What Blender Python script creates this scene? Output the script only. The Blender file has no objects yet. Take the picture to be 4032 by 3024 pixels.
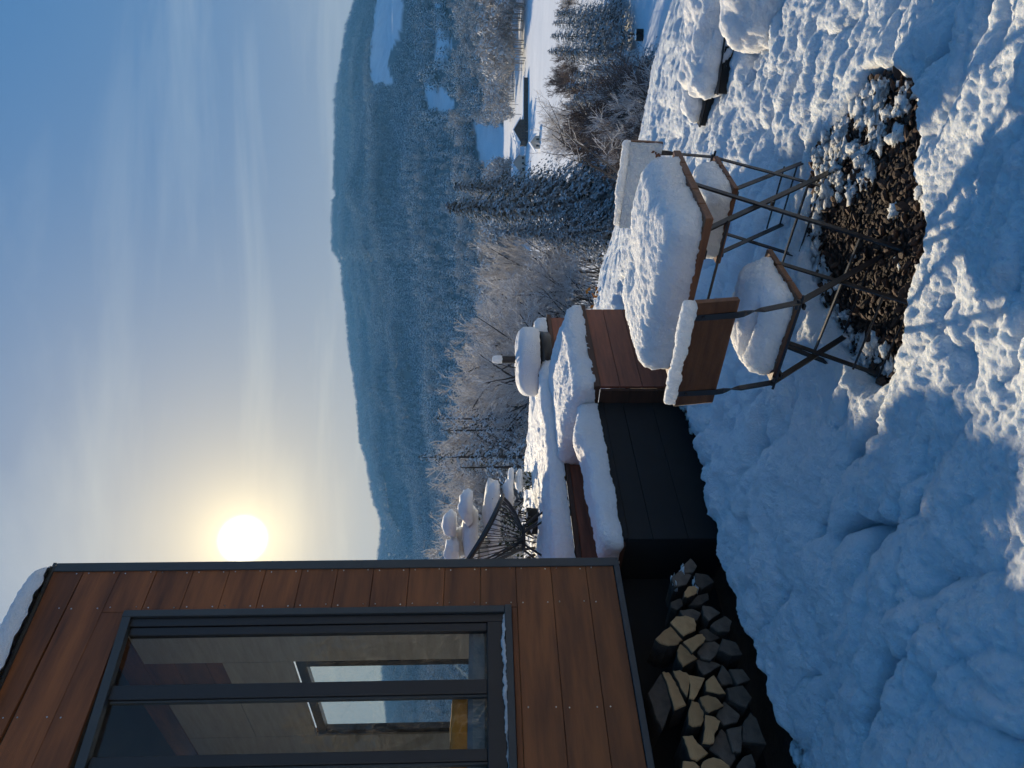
import bpy, bmesh, math, random
import numpy as np
from mathutils import Vector, Matrix
R = math.radians
SC = bpy.context.scene
C = SC.collection
# ------------------------------------------------------------------ camera
H = 1.65; PITCH = -2.45; FPX = 2800.0
cam_d = bpy.data.cameras.new('camera'); cam = bpy.data.objects.new('camera', cam_d); C.objects.link(cam)
cam_d.sensor_fit = 'HORIZONTAL'; cam_d.sensor_width = 36.0; cam_d.lens = FPX/4032*36
cam_d.clip_start = 0.05; cam_d.clip_end = 20000
cam.matrix_world = Matrix.Translation((0, 0, H)) @ Matrix.Rotation(R(90+PITCH), 4, 'X') @ Matrix.Rotation(R(-90), 4, 'Z')
SC.camera = cam
# ------------------------------------------------------------------ sky, sun, exposure
SUN = Vector((-0.2, 0.93, 0.307)).normalized()
ELEV = math.asin(SUN.z); AZ = math.atan2(SUN.x, SUN.y)
SKY_STRENGTH = 0.12
world = bpy.data.worlds.new('World'); SC.world = world; world.use_nodes = True
def build_world():
    nt = world.node_tree; N = nt.nodes; L = nt.links; N.clear()
    out = N.new('ShaderNodeOutputWorld'); bg = N.new('ShaderNodeBackground'); L.new(bg.outputs[0], out.inputs[0])
    sky = N.new('ShaderNodeTexSky'); sky.sky_type = 'NISHITA'; sky.sun_disc = False
    sky.sun_elevation = ELEV; sky.sun_rotation = AZ; sky.altitude = 400; sky.air_density = 1.0; sky.dust_density = 0.6; sky.ozone_density = 2.5
    def vm(op, a, b=None, c=None):
        n = N.new('ShaderNodeVectorMath'); n.operation = op
        for k, v in enumerate((a, b, c)):
            if v is None: continue
            if hasattr(v, 'links'): L.new(v, n.inputs[k])
            else: n.inputs[k].default_value = v
        return n.outputs['Value'] if op in ('DOT_PRODUCT', 'LENGTH') else n.outputs['Vector']
    def mt(op, a, b=None, clamp=False):
        n = N.new('ShaderNodeMath'); n.operation = op; n.use_clamp = clamp
        for k, v in enumerate((a, b)):
            if v is None: continue
            if hasattr(v, 'links'): L.new(v, n.inputs[k])
            else: n.inputs[k].default_value = v
        return n.outputs[0]
    tc = N.new('ShaderNodeTexCoord'); d = vm('NORMALIZE', tc.outputs['Generated'])
    # tone curve compresses the sky's range: c/(1+k c)
    c = vm('SCALE', sky.outputs[0]); 
    c.node.inputs['Scale'].default_value = 0.3
    den = vm('MULTIPLY_ADD', c, (12.0, 14.0, 14.0), (1, 1, 1))
    c = vm('DIVIDE', c, den)
    c = vm('MULTIPLY', c, (0.02, 1.22, 3.3))
    # cirrus
    sp = N.new('ShaderNodeSeparateXYZ'); L.new(d, sp.inputs[0])
    zz = mt('ADD', mt('MAXIMUM', sp.outputs[2], 0.0), 0.12)
    cb = N.new('ShaderNodeCombineXYZ'); L.new(mt('DIVIDE', sp.outputs[0], zz), cb.inputs[0]); L.new(mt('DIVIDE', sp.outputs[1], zz), cb.inputs[1])
    mp = N.new('ShaderNodeMapping'); L.new(cb.outputs[0], mp.inputs[0]); mp.inputs['Rotation'].default_value = (0, 0, R(24)); mp.inputs['Scale'].default_value = (0.42, 1.1, 1); mp.inputs['Location'].default_value = (3.1, 1.7, 0)
    ns = N.new('ShaderNodeTexNoise'); L.new(mp.outputs[0], ns.inputs['Vector']); ns.inputs['Scale'].default_value = 1.5; ns.inputs['Detail'].default_value = 9; ns.inputs['Roughness'].default_value = 0.58; ns.inputs['Distortion'].default_value = 0.5
    rmp = N.new('ShaderNodeMapRange'); L.new(ns.outputs['Fac'], rmp.inputs[0]); rmp.inputs[1].default_value = 0.50; rmp.inputs[2].default_value = 0.70; rmp.inputs[4].default_value = 0.32
    mix = N.new('ShaderNodeMix'); mix.data_type = 'RGBA'; L.new(rmp.outputs[0], mix.inputs['Factor']); L.new(c, mix.inputs['A']); mix.inputs['B'].default_value = (0.25, 0.32, 0.38, 1)
    c = mix.outputs['Result']
    # sun glare: disc and aureole added around the true sun direction
    dt = vm('DOT_PRODUCT', d, tuple(SUN)); an = mt('ARCCOSINE', mt('MINIMUM', dt, 0.9999999))
    def glow(width, amp, col):
        g = mt('EXPONENT', mt('MULTIPLY', mt('POWER', mt('DIVIDE', an, R(width)), 1.0), -1.0)); g = mt('MULTIPLY', g, amp)
        v = vm('SCALE', col); L.new(g, v.node.inputs['Scale']); return v
    c = vm('ADD', c, glow(12.5, 0.60, (1.0, 0.68, 0.15)))
    c = vm('ADD', c, glow(2.2, 0.8, (1.0, 0.80, 0.42)))
    hz_ = mt('EXPONENT', mt('MULTIPLY', mt('ABSOLUTE', sp.outputs[2]), -7.5)); hv = vm('SCALE', (0.62, 0.385, 0.02)); L.new(hz_, hv.node.inputs['Scale']); c = vm('ADD', c, hv)
    disc = mt('SUBTRACT', 1.0, mt('DIVIDE', mt('SUBTRACT', an, R(0.7)), R(1.25)), clamp=True); disc = mt('MULTIPLY', disc, disc)
    dv = vm('SCALE', (6.0, 5.8, 5.2)); L.new(disc, dv.node.inputs['Scale'])
    c = vm('ADD', c, dv)
    c = vm('SCALE', c); c.node.inputs['Scale'].default_value = 1/SKY_STRENGTH
    L.new(c, bg.inputs[0]); bg.inputs[1].default_value = SKY_STRENGTH
build_world()
sun_d = bpy.data.lights.new('sun', 'SUN'); sun_d.energy = 5.0; sun_d.angle = R(0.6); sun_d.color = (1.0, 0.83, 0.58)
sun_o = bpy.data.objects.new('sun', sun_d); C.objects.link(sun_o); sun_o.rotation_euler = SUN.to_track_quat('Z', 'Y').to_euler()
SC.view_settings.view_transform = 'Standard'; SC.view_settings.look = 'None'; SC.view_settings.gamma = 1; SC.view_settings.use_curve_mapping = False
SC.view_settings.exposure = 0.92
SC.render.engine = 'CYCLES'
cy = SC.cycles
cy.use_denoising = True; cy.max_bounces = 6; cy.diffuse_bounces = 3; cy.glossy_bounces = 3; cy.transmission_bounces = 4; cy.transparent_max_bounces = 12; cy.volume_bounces = 0
cy.caustics_reflective = False; cy.caustics_refractive = False; cy.sample_clamp_indirect = 4.0; cy.use_adaptive_sampling = True; cy.adaptive_threshold = 0.02

# ------------------------------------------------------------------ helpers
rng = np.random.default_rng(7); random.seed(7)
_cp, _sp = math.cos(R(PITCH)), math.sin(R(PITCH))
def ray(x, y):                         # full-size photograph pixel -> direction
    U, V = 3024-y, x
    d = np.array([(U-1512)/FPX, 1.0, -(V-2016)/FPX]); return np.array([d[0], _cp*d[1]-_sp*d[2], _sp*d[1]+_cp*d[2]])
def proj(P):                           # points (n,3) -> photograph pixels
    P = np.asarray(P, float)-[0, 0, H]; y = _cp*P[:, 1]+_sp*P[:, 2]; z = -_sp*P[:, 1]+_cp*P[:, 2]
    return 2016-FPX*z/y, 3024-(1512+FPX*P[:, 0]/y)
def at_z(x, y, z): r = ray(x, y); return np.array([0, 0, H])+r*((z-H)/r[2])
def at_y(x, y, Y): r = ray(x, y); return np.array([0, 0, H])+r*(Y/r[1])
HA = R(40.3); WA = np.array([math.sin(HA), math.cos(HA), 0]); WB = np.array([-math.cos(HA), math.sin(HA), 0]); P1 = np.array([-1.102, 4.901, 0])
HROT = R(90)-HA
def house(p): q = np.asarray(p)-P1; return np.array([q@WA, q@WB, q[2]])
def at_b(x, y, bb):
    r = ray(x, y); o = np.array([0, 0, H]); return house(o+r*((bb-(o-P1)@WB)/(r@WB)))

def hsh(ix, iy, iz, seed):
    h = (ix.astype(np.int64)*374761393 + iy.astype(np.int64)*668265263 + iz.astype(np.int64)*2147483647 + seed*1274126177) & 0xffffffff
    h = ((h ^ (h >> 13))*1274126177) & 0xffffffff; h = ((h ^ (h >> 16))*2246822519) & 0xffffffff; h ^= h >> 15
    return (h & 0xffffff)/float(0xffffff)
def vnoise(x, y, z=None, seed=0):
    z = np.zeros_like(x) if z is None else z
    ix, iy, iz = np.floor(x).astype(np.int64), np.floor(y).astype(np.int64), np.floor(z).astype(np.int64)
    fx, fy, fz = x-ix, y-iy, z-iz; fx = fx*fx*(3-2*fx); fy = fy*fy*(3-2*fy); fz = fz*fz*(3-2*fz)
    r = 0
    for a in (0, 1):
        for b in (0, 1):
            for c in (0, 1):
                r = r + hsh(ix+a, iy+b, iz+c, seed)*(fx if a else 1-fx)*(fy if b else 1-fy)*(fz if c else 1-fz)
    return r*2-1
def fbm(x, y, z=None, seed=0, oct=4, gain=.5):
    s = 0; a = 1.0
    for k in range(oct):
        s = s + a*vnoise(x*2**k, y*2**k, None if z is None else z*2**k, seed+k*17); a *= gain
    return s
def worley(x, y, seed=0):
    ix, iy = np.floor(x).astype(np.int64), np.floor(y).astype(np.int64); d1 = np.full(x.shape, 9.0); hh = np.zeros(x.shape); zero = np.zeros_like(ix)
    for a in (-1, 0, 1):
        for b in (-1, 0, 1):
            cx, cy_ = ix+a, iy+b; px = cx+.1+.8*hsh(cx, cy_, zero, seed); py = cy_+.1+.8*hsh(cx, cy_, zero, seed+5); sz = .55+.6*hsh(cx, cy_, zero, seed+9)
            d = np.hypot(x-px, y-py)/sz; m = d < d1; d1 = np.where(m, d, d1); hh = np.where(m, sz, hh)
    return d1, hh
def smooth(x, a, b): t = np.clip((x-a)/(b-a), 0, 1); return t*t*(3-2*t)

def mesh_np(name, V, F, mat, parent=None, shade=True, loc=None):
    V = np.asarray(V, np.float32); me = bpy.data.meshes.new(name)
    if isinstance(F, np.ndarray):
        k = F.shape[1]; n = len(F)
        me.vertices.add(len(V)); me.vertices.foreach_set('co', V.ravel()); me.loops.add(n*k); me.loops.foreach_set('vertex_index', F.ravel().astype(np.int32))
        me.polygons.add(n); me.polygons.foreach_set('loop_start', np.arange(n, dtype=np.int32)*k)
        try: me.polygons.foreach_set('loop_total', np.full(n, k, np.int32))
        except Exception: pass
        me.update(calc_edges=True); me.validate()
    else:
        me.from_pydata(V.tolist(), [], F); me.update()
    if mat is not None:
        for m in (mat if isinstance(mat, (list, tuple)) else [mat]): me.materials.append(m)
    if shade: me.polygons.foreach_set('use_smooth', np.ones(len(me.polygons), bool))
    o = bpy.data.objects.new(name, me); C.objects.link(o)
    if parent: o.parent = parent
    if loc is not None: o.location = loc
    return o
class MB:
    def __init__(s): s.v = []; s.f = []; s.m = []
    def add(s, vs, fs, m=0):
        k = len(s.v); s.v += [tuple(float(c) for c in p) for p in vs]; s.f += [tuple(i+k for i in f) for f in fs]; s.m += [m]*len(fs); return s
    def box(s, x0, x1, y0, y1, z0, z1, m=0):
        return s.add([(x0,y0,z0),(x1,y0,z0),(x1,y1,z0),(x0,y1,z0),(x0,y0,z1),(x1,y0,z1),(x1,y1,z1),(x0,y1,z1)], [(0,3,2,1),(4,5,6,7),(0,1,5,4),(1,2,6,5),(2,3,7,6),(3,0,4,7)], m)
    def beam(s, p, q, w, t, side=(1,0,0), m=0):     # flat bar: width w along side, thickness t
        p, q = Vector(p), Vector(q); d = (q-p).normalized(); a = Vector(side); a = (a-d*a.dot(d)).normalized(); b = d.cross(a)
        vs = [e+a*(sx*w/2)+b*(sy*t/2) for e in (p, q) for sx, sy in ((-1,-1),(1,-1),(1,1),(-1,1))]
        return s.add(vs, [(0,3,2,1),(4,5,6,7),(0,1,5,4),(1,2,6,5),(2,3,7,6),(3,0,4,7)], m)
    def tube(s, pts, rad, n=6, m=0, closed=False):
        pts = [Vector(p) for p in pts]; rads = rad if isinstance(rad, (list, tuple)) else [rad]*len(pts); k0 = len(s.v); prev = None
        for i, p in enumerate(pts):
            d = (pts[(i+1) % len(pts)] if (closed or i < len(pts)-1) else p)-(pts[i-1] if (closed or i > 0) else p); d.normalize()
            a = (prev if prev is not None else (Vector((0,0,1)) if abs(d.z) < .9 else Vector((1,0,0)))); a = (a-d*a.dot(d)).normalized(); prev = a; b = d.cross(a)
            for j in range(n):
                t = 2*math.pi*j/n; s.v.append(tuple(p+a*math.cos(t)*rads[i]+b*math.sin(t)*rads[i]))
        cnt = len(pts) if closed else len(pts)-1
        for i in range(cnt):
            i2 = (i+1) % len(pts)
            for j in range(n):
                j2 = (j+1) % n; s.f.append((k0+i*n+j, k0+i*n+j2, k0+i2*n+j2, k0+i2*n+j)); s.m.append(m)
        if not closed:
            s.f.append(tuple(k0+j for j in reversed(range(n)))); s.m.append(m); e = k0+(len(pts)-1)*n; s.f.append(tuple(e+j for j in range(n))); s.m.append(m)
        return s
    def build(s, name, mat, parent=None, bevel=0, shade=False, loc=None):
        me = bpy.data.meshes.new(name); me.from_pydata(s.v, [], s.f)
        for q in (mat if isinstance(mat, (list, tuple)) else [mat]): me.materials.append(q)
        if any(s.m): me.polygons.foreach_set('material_index', s.m)
        if bevel:
            bm = bmesh.new(); bm.from_mesh(me); bmesh.ops.bevel(bm, geom=bm.edges[:], offset=bevel, segments=1, affect='EDGES'); bm.to_mesh(me); bm.free()
        if shade: me.polygons.foreach_set('use_smooth', np.ones(len(me.polygons), bool))
        me.update(); o = bpy.data.objects.new(name, me); C.objects.link(o)
        if parent: o.parent = parent
        if loc is not None: o.location = loc
        return o
def tag(o, label=None, cat=None, group=None, kind=None):
    for k, v in (('label', label), ('category', cat), ('group', group), ('kind', kind)):
        if v: o[k] = v
    return o
def thing(name, label, cat, loc=(0,0,0), rz=0, group=None):
    o = bpy.data.objects.new(name, None); C.objects.link(o); o.location = loc; o.rotation_euler = (0, 0, rz); o.empty_display_size = .1
    return tag(o, label, cat, group)
def dup(root, loc, rz, scale=1.0, label=None):
    r = root.copy(); C.objects.link(r); r.location = loc; r.rotation_euler = (0, 0, rz); r.scale = (scale,)*3 if not hasattr(scale, '__len__') else scale
    if label: r['label'] = label
    for ch in list(root.children):
        c = ch.copy(); C.objects.link(c); c.parent = r
        for g in ch.children:
            d = g.copy(); C.objects.link(d); d.parent = c
    return r

# ------------------------------------------------------------------ materials
def mat(name, col, rough=.7, col2=None, nscale=4.0, nmap=(1,1,1), bump=0.0, bscale=60.0, metal=0.0, lo=.35, hi=.7, coords='Object', detail=6, spec=.5, bmap=(1,1,1), bdist=.01, sss=0, srad=(.024, .026, .029)):
    m = bpy.data.materials.new(name); m.use_nodes = True; nt = m.node_tree; N = nt.nodes; L = nt.links; p = N['Principled BSDF']
    p.inputs['Base Color'].default_value = (*col, 1); p.inputs['Roughness'].default_value = rough; p.inputs['Metallic'].default_value = metal; p.inputs['Specular IOR Level'].default_value = spec
    tc = N.new('ShaderNodeTexCoord')
    if col2 is not None:
        mp = N.new('ShaderNodeMapping'); L.new(tc.outputs[coords], mp.inputs[0]); mp.inputs['Scale'].default_value = nmap
        ns = N.new('ShaderNodeTexNoise'); L.new(mp.outputs[0], ns.inputs[0]); ns.inputs['Scale'].default_value = nscale; ns.inputs['Detail'].default_value = detail; ns.inputs['Roughness'].default_value = .6
        mr = N.new('ShaderNodeMapRange'); L.new(ns.outputs[0], mr.inputs[0]); mr.inputs[1].default_value = lo; mr.inputs[2].default_value = hi
        mx = N.new('ShaderNodeMix'); mx.data_type = 'RGBA'; L.new(mr.outputs[0], mx.inputs['Factor']); mx.inputs['A'].default_value = (*col, 1); mx.inputs['B'].default_value = (*col2, 1); L.new(mx.outputs['Result'], p.inputs['Base Color'])
    if bump:
        mp = N.new('ShaderNodeMapping'); L.new(tc.outputs[coords], mp.inputs[0]); mp.inputs['Scale'].default_value = bmap
        ns = N.new('ShaderNodeTexNoise'); L.new(mp.outputs[0], ns.inputs[0]); ns.inputs['Scale'].default_value = bscale; ns.inputs['Detail'].default_value = 5; ns.inputs['Roughness'].default_value = .65
        bp = N.new('ShaderNodeBump'); L.new(ns.outputs[0], bp.inputs['Height']); bp.inputs['Strength'].default_value = bump; bp.inputs['Distance'].default_value = bdist; L.new(bp.outputs[0], p.inputs['Normal'])
    if sss:
        p.inputs['Subsurface Weight'].default_value = sss; p.inputs['Subsurface Radius'].default_value = srad; p.inputs['Subsurface Scale'].default_value = 1.0
    return m
M = {}
M['snow'] = mat('snow', (.84,.89,.95), .7, (.78,.84,.91), 40, bump=1.0, bscale=85, bdist=.04, spec=.3, sss=.85)
M['cap'] = mat('snow_cap', (.90,.915,.94), .7, (.85,.87,.90), 40, bump=1.0, bscale=85, bdist=.035, spec=.25, sss=1.0, srad=(.055,.058,.062))
M['snowfar'] = mat('snow_field', (.82,.85,.90), .85, (.70,.74,.80), .05, bump=.0, spec=.1)
M['soil'] = mat('soil', (.035,.022,.016), .95, (.012,.008,.006), 14, bump=.8, bscale=40, bdist=.02)
M['stone'] = mat('stone', (.085,.040,.022), .85, (.035,.017,.010), 9, bump=.5, bscale=50)
M['clad'] = mat('stained_cladding', (.25,.085,.024), .6, (.075,.025,.009), 2.2, (.5,1,4.5), bump=.25, bscale=30, bmap=(.3,.3,8), lo=.38, hi=.72)
M['boxwood'] = mat('red_brown_boards', (.22,.068,.034), .6, (.12,.038,.021), 3, (1,1,10), bump=.2, bscale=40, bmap=(.3,.3,8))
M['deckwood'] = mat('dark_deck_wood', (.085,.036,.02), .65, (.045,.02,.012), 3, (1,1,10), bump=.2, bscale=40, bmap=(.3,.3,8))
M['tablewood'] = mat('oiled_table_wood', (.17,.07,.028), .5, (.08,.03,.013), 6, (1,8,8), bump=.25, bscale=40, bmap=(.4,8,8))
M['felt'] = mat('black_felt_board', (.006,.007,.008), .8, (.010,.011,.012), 5, bump=.2, bscale=200)
M['trim'] = mat('anthracite_trim', (.05,.058,.062), .45, (.04,.046,.05), 3, metal=.0)
M['frame'] = mat('dark_window_frame', (.022,.022,.024), .4)
M['iron'] = mat('black_iron', (.014,.016,.02), .38, (.02,.02,.022), 20, bump=.1, bscale=80)
M['screw'] = mat('steel_screw', (.6,.6,.58), .3, metal=1.0)
M['logend'] = mat('cut_wood_end', (.60,.34,.15), .8, (.42,.22,.09), 18, bump=.5, bscale=70)
M['loggrey'] = mat('weathered_wood_end', (.17,.125,.09), .85, (.075,.055,.042), 14, bump=.5, bscale=70)
M['bark'] = mat('bark', (.07,.046,.03), .95, (.02,.015,.012), 14, bump=.9, bscale=30, bdist=.02)
M['inwall'] = mat('interior_boards', (.46,.40,.32), .7, (.36,.30,.24), 3, (1,1,8))
M['orange'] = mat('orange_cushion', (.62,.24,.03), .9, (.5,.18,.02), 20)
M['teal'] = mat('mirrored_snow_seat', (.16,.21,.24), .9, (.12,.16,.19), 12)  # blue stands in for snow reflected in the window glass
M['barnwall'] = mat('barn_boards', (.10,.075,.055), .9, (.06,.045,.035), .6, (1,1,6), coords='Object')
M['housewall'] = mat('pale_render', (.5,.45,.38), .9)
M['pane'] = mat('dark_pane', (.02,.025,.03), .15)
M['road'] = mat('wet_road', (.10,.11,.125), .6, (.30,.32,.35), .6)
M['trunk'] = mat('tree_trunk', (.05,.04,.034), .95, (.16,.16,.16), 3, (1,1,.3), lo=.45, hi=.75)
M['leaf'] = mat('orange_leaf', (.65,.22,.02), .7, (.4,.12,.01), 20)
M['green'] = mat('shrub_leaf', (.05,.07,.02), .7, (.03,.045,.015), 20)
M['hedge'] = mat('hedge', (.028,.022,.018), .95, (.05,.035,.03), 3)
def snowy(name, dark, dark2, snow, lo, hi, nscale, mixn=.35, big=0.0):
    """foliage whose upper sides carry snow or rime"""
    m = bpy.data.materials.new(name); m.use_nodes = True; nt = m.node_tree; N = nt.nodes; L = nt.links; p = N['Principled BSDF']; p.inputs['Roughness'].default_value = .85; p.inputs['Specular IOR Level'].default_value = .2
    g = N.new('ShaderNodeNewGeometry'); sp = N.new('ShaderNodeSeparateXYZ'); L.new(g.outputs['Normal'], sp.inputs[0])
    ns = N.new('ShaderNodeTexNoise'); L.new(g.outputs['Position'], ns.inputs[0]); ns.inputs['Scale'].default_value = nscale; ns.inputs['Detail'].default_value = 4
    ma = N.new('ShaderNodeMath'); ma.operation = 'MULTIPLY_ADD'; L.new(ns.outputs[0], ma.inputs[0]); ma.inputs[1].default_value = mixn*2; L.new(sp.outputs[2], ma.inputs[2])
    if big:
        n2 = N.new('ShaderNodeTexNoise'); L.new(g.outputs['Position'], n2.inputs[0]); n2.inputs['Scale'].default_value = .0045; n2.inputs['Detail'].default_value = 3; m3 = N.new('ShaderNodeMath'); m3.operation = 'MULTIPLY_ADD'; L.new(n2.outputs[0], m3.inputs[0]); m3.inputs[1].default_value = big; L.new(ma.outputs[0], m3.inputs[2]); m4 = N.new('ShaderNodeMath'); m4.operation = 'SUBTRACT'; L.new(m3.outputs[0], m4.inputs[0]); m4.inputs[1].default_value = big/2; ma = m4
    mr = N.new('ShaderNodeMapRange'); L.new(ma.outputs[0], mr.inputs[0]); mr.inputs[1].default_value = lo; mr.inputs[2].default_value = hi
    dk = N.new('ShaderNodeMix'); dk.data_type = 'RGBA'; L.new(ns.outputs[0], dk.inputs['Factor']); dk.inputs['A'].default_value = (*dark, 1); dk.inputs['B'].default_value = (*dark2, 1)
    mx = N.new('ShaderNodeMix'); mx.data_type = 'RGBA'; L.new(mr.outputs[0], mx.inputs['Factor']); L.new(dk.outputs['Result'], mx.inputs['A']); mx.inputs['B'].default_value = (*snow, 1); L.new(mx.outputs['Result'], p.inputs['Base Color'])
    return m
M['spruce'] = snowy('snowy_spruce_needles', (.018,.028,.018), (.035,.05,.03), (.72,.76,.82), .75, 1.35, 2.5)
M['pine'] = snowy('snow_laden_pine', (.05,.06,.05), (.09,.095,.085), (.70,.73,.77), .35, .95, 2.5)
def vary(m, amt):
    """each separate board or stone keeps its own tone"""
    nt = m.node_tree; N = nt.nodes; L = nt.links; p = N['Principled BSDF']; src = p.inputs['Base Color'].links[0].from_socket; oi = N.new('ShaderNodeObjectInfo'); mr = N.new('ShaderNodeMapRange'); L.new(oi.outputs['Random'], mr.inputs[0]); mr.inputs[3].default_value = 1-amt; mr.inputs[4].default_value = 1+amt
    v = N.new('ShaderNodeVectorMath'); v.operation = 'SCALE'; L.new(src, v.inputs[0]); L.new(mr.outputs[0], v.inputs['Scale']); L.new(v.outputs[0], p.inputs['Base Color'])
def rings(m):
    nt = m.node_tree; N = nt.nodes; L = nt.links; p = N['Principled BSDF']; src = p.inputs['Base Color'].links[0].from_socket; tc = N.new('ShaderNodeTexCoord'); mp = N.new('ShaderNodeMapping'); L.new(tc.outputs['Object'], mp.inputs[0]); mp.inputs['Location'].default_value = (.05, 0, .04); mp.inputs['Scale'].default_value = (1, .02, 1)
    w = N.new('ShaderNodeTexWave'); w.wave_type = 'RINGS'; w.rings_direction = 'Y'; L.new(mp.outputs[0], w.inputs[0]); w.inputs['Scale'].default_value = 38; w.inputs['Distortion'].default_value = 2.5; w.inputs['Detail'].default_value = 3
    mr = N.new('ShaderNodeMapRange'); L.new(w.outputs[0 if 'Color' not in w.outputs else 'Fac'], mr.inputs[0]); mr.inputs[3].default_value = .72; mr.inputs[4].default_value = 1.08
    v = N.new('ShaderNodeVectorMath'); v.operation = 'SCALE'; L.new(src, v.inputs[0]); L.new(mr.outputs[0], v.inputs['Scale']); L.new(v.outputs[0], p.inputs['Base Color'])
for k_, a_ in (('clad', .18), ('boxwood', .22), ('stone', .45), ('logend', .2), ('loggrey', .35), ('tablewood', .15)): vary(M[k_], a_)
rings(M['logend']); rings(M['loggrey'])
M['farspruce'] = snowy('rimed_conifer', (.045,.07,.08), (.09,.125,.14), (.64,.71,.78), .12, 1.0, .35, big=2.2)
M['rime'] = snowy('rimed_twigs', (.36,.325,.30), (.46,.42,.39), (.78,.78,.80), .1, .9, 3.0)
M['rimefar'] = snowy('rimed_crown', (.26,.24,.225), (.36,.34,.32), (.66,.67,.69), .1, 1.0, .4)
M['brush'] = snowy('bare_brush', (.09,.065,.055), (.15,.11,.095), (.5,.5,.53), .8, 1.4, 3.0)
M['shrubsnow'] = snowy('snow_on_shrub', (.05,.07,.02), (.03,.045,.015), (.82,.85,.9), .5, .8, 6.0)
def glass():
    m = bpy.data.materials.new('window_glass'); m.use_nodes = True; nt = m.node_tree; N = nt.nodes; L = nt.links; N.clear()
    o = N.new('ShaderNodeOutputMaterial'); mx = N.new('ShaderNodeMixShader'); t = N.new('ShaderNodeBsdfTransparent'); gl = N.new('ShaderNodeBsdfGlossy'); fr = N.new('ShaderNodeFresnel')
    t.inputs[0].default_value = (.90,.93,.93,1); gl.inputs['Roughness'].default_value = .015; fr.inputs[0].default_value = 1.6; ge = N.new('ShaderNodeNewGeometry'); mu = N.new('ShaderNodeMath'); mu.operation = 'MULTIPLY'; iv = N.new('ShaderNodeMath'); iv.operation = 'SUBTRACT'; iv.inputs[0].default_value = 1.0; L.new(ge.outputs['Backfacing'], iv.inputs[1]); L.new(fr.outputs[0], mu.inputs[0]); L.new(iv.outputs[0], mu.inputs[1])
    L.new(mu.outputs[0], mx.inputs[0]); L.new(t.outputs[0], mx.inputs[1]); L.new(gl.outputs[0], mx.inputs[2]); L.new(mx.outputs[0], o.inputs[0]); return m
M['glass'] = glass()

# ------------------------------------------------------------------ terrain
def plateau(x, y):
    """big shape of the land, metres: garden terrace, drop to the valley floor, wooded hill beyond"""
    d = np.maximum(x-3.75, .902*x+.431*y-6.75); d = np.where(y > 26, np.maximum(d, (y-26)*.9+3), d)
    s = np.log1p(np.exp(np.clip(d/1.6, -30, 30)))*1.6; s = np.where(d > 40, d, s)
    z = -np.minimum(.47*s, 16.5-2.5*np.exp(-s/60)); z = -(16.2-np.logaddexp(0, (16.2+z)*1.2)/1.2)
    r = np.hypot(x, y); az = np.degrees(np.arctan2(x, y))
    ridge = np.interp(az, RIDGE_AZ, RIDGE_T)*3000.0
    t = np.clip((r-620)/(3000-620), 0, 1); tt = t-(.012*np.sin(t*9+az*.06)+.006*np.sin(az*.35))*np.sin(np.pi*t)
    zh = (ridge+18)*np.where(t > .97, tt, tt)
    z = np.where(r > 620, z+zh, z)
    und = fbm(x/160, y/160, seed=3, oct=3)*np.clip((r-700)/600, 0, 1)*np.clip((3000-r)/900, 0, 1)*18
    z = z+und-np.clip(r-3000, 0, None)*.25
    z = z+.15*np.logaddexp(0, (2.45-y)*4)/4*np.clip((y+6)/6, 0, 1)
    return z
# ridge line read from the photograph: (x,y) pixels of the 2212-wide view
_rp = [(790,-420),(775,-200),(765,0),(745,60),(733,140),(722,200),(721,310),(718,440),(717,540),(733,568),(740,640),(750,740),(765,850),(775,950),(790,1000),(805,1080),(822,1130),(816,1200),(812,1300),(830,1500),(850,1700)]
_az = []; _t = []
for px, py in _rp:
    r = ray((px+6)*1.82278, py*1.82278); _az.append(math.degrees(math.atan2(r[0], r[1]))); _t.append(r[2]/math.hypot(r[0], r[1]))
_o = np.argsort(_az); RIDGE_AZ = np.array(_az)[_o]; RIDGE_T = np.array(_t)[_o]
SL = np.array([-.743, .669]); SS = np.array([.669, .743])
PATCH = [(1.3,3.07),(1.2,2.72),(1.02,2.54),(.91,2.58),(.75,2.6),(.63,2.5),(.49,2.49),(.39,2.6),(.26,2.62),(.12,2.71),(.04,2.88),(.1,3.07),(.24,3.27),(.43,3.46),(.64,3.56),(.79,3.61),(1.0,3.51),(1.16,3.56),(1.21,3.32),(1.25,3.14)]
def sdf(poly, x, y):
    P = np.array(poly); d = np.full(x.shape, 1e9); ins = np.zeros(x.shape, bool); n = len(P)
    for i in range(n):
        a, b = P[i], P[(i+1) % n]; e = b-a; t = np.clip(((x-a[0])*e[0]+(y-a[1])*e[1])/(e@e), 0, 1); d = np.minimum(d, np.hypot(x-a[0]-t*e[0], y-a[1]-t*e[1]))
        c = ((a[1] > y) != (b[1] > y)) & (x < (b[0]-a[0])*(y-a[1])/(b[1]-a[1]+1e-12)+a[0]); ins ^= c
    return np.where(ins, -d, d)
def bare(x, y):
    """>0 where snow lies, distance in metres from the bare ground"""
    d = sdf(PATCH, x, y)
    d = np.minimum(d, np.hypot((x-1.05)/1.0, (y-8.7)/2.2)-.16)
    a = (x-P1[0])*WA[0]+(y-P1[1])*WA[1]; b = (x-P1[0])*WB[0]+(y-P1[1])*WB[1]
    db = np.where(a < 1.45, -.20-.05*np.sin(a*3)-b, -.2-b); db = np.where(a > 2.75, np.hypot(np.maximum(a-2.68, 0), np.maximum(-.17-b, 0)), db); 
    db = np.where((b > 0) & (a > 2.68), a-2.68, db)
    db = np.where((b > .8) & (a > 2.68), a-3.9, db)
    return np.minimum(d, db)
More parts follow.
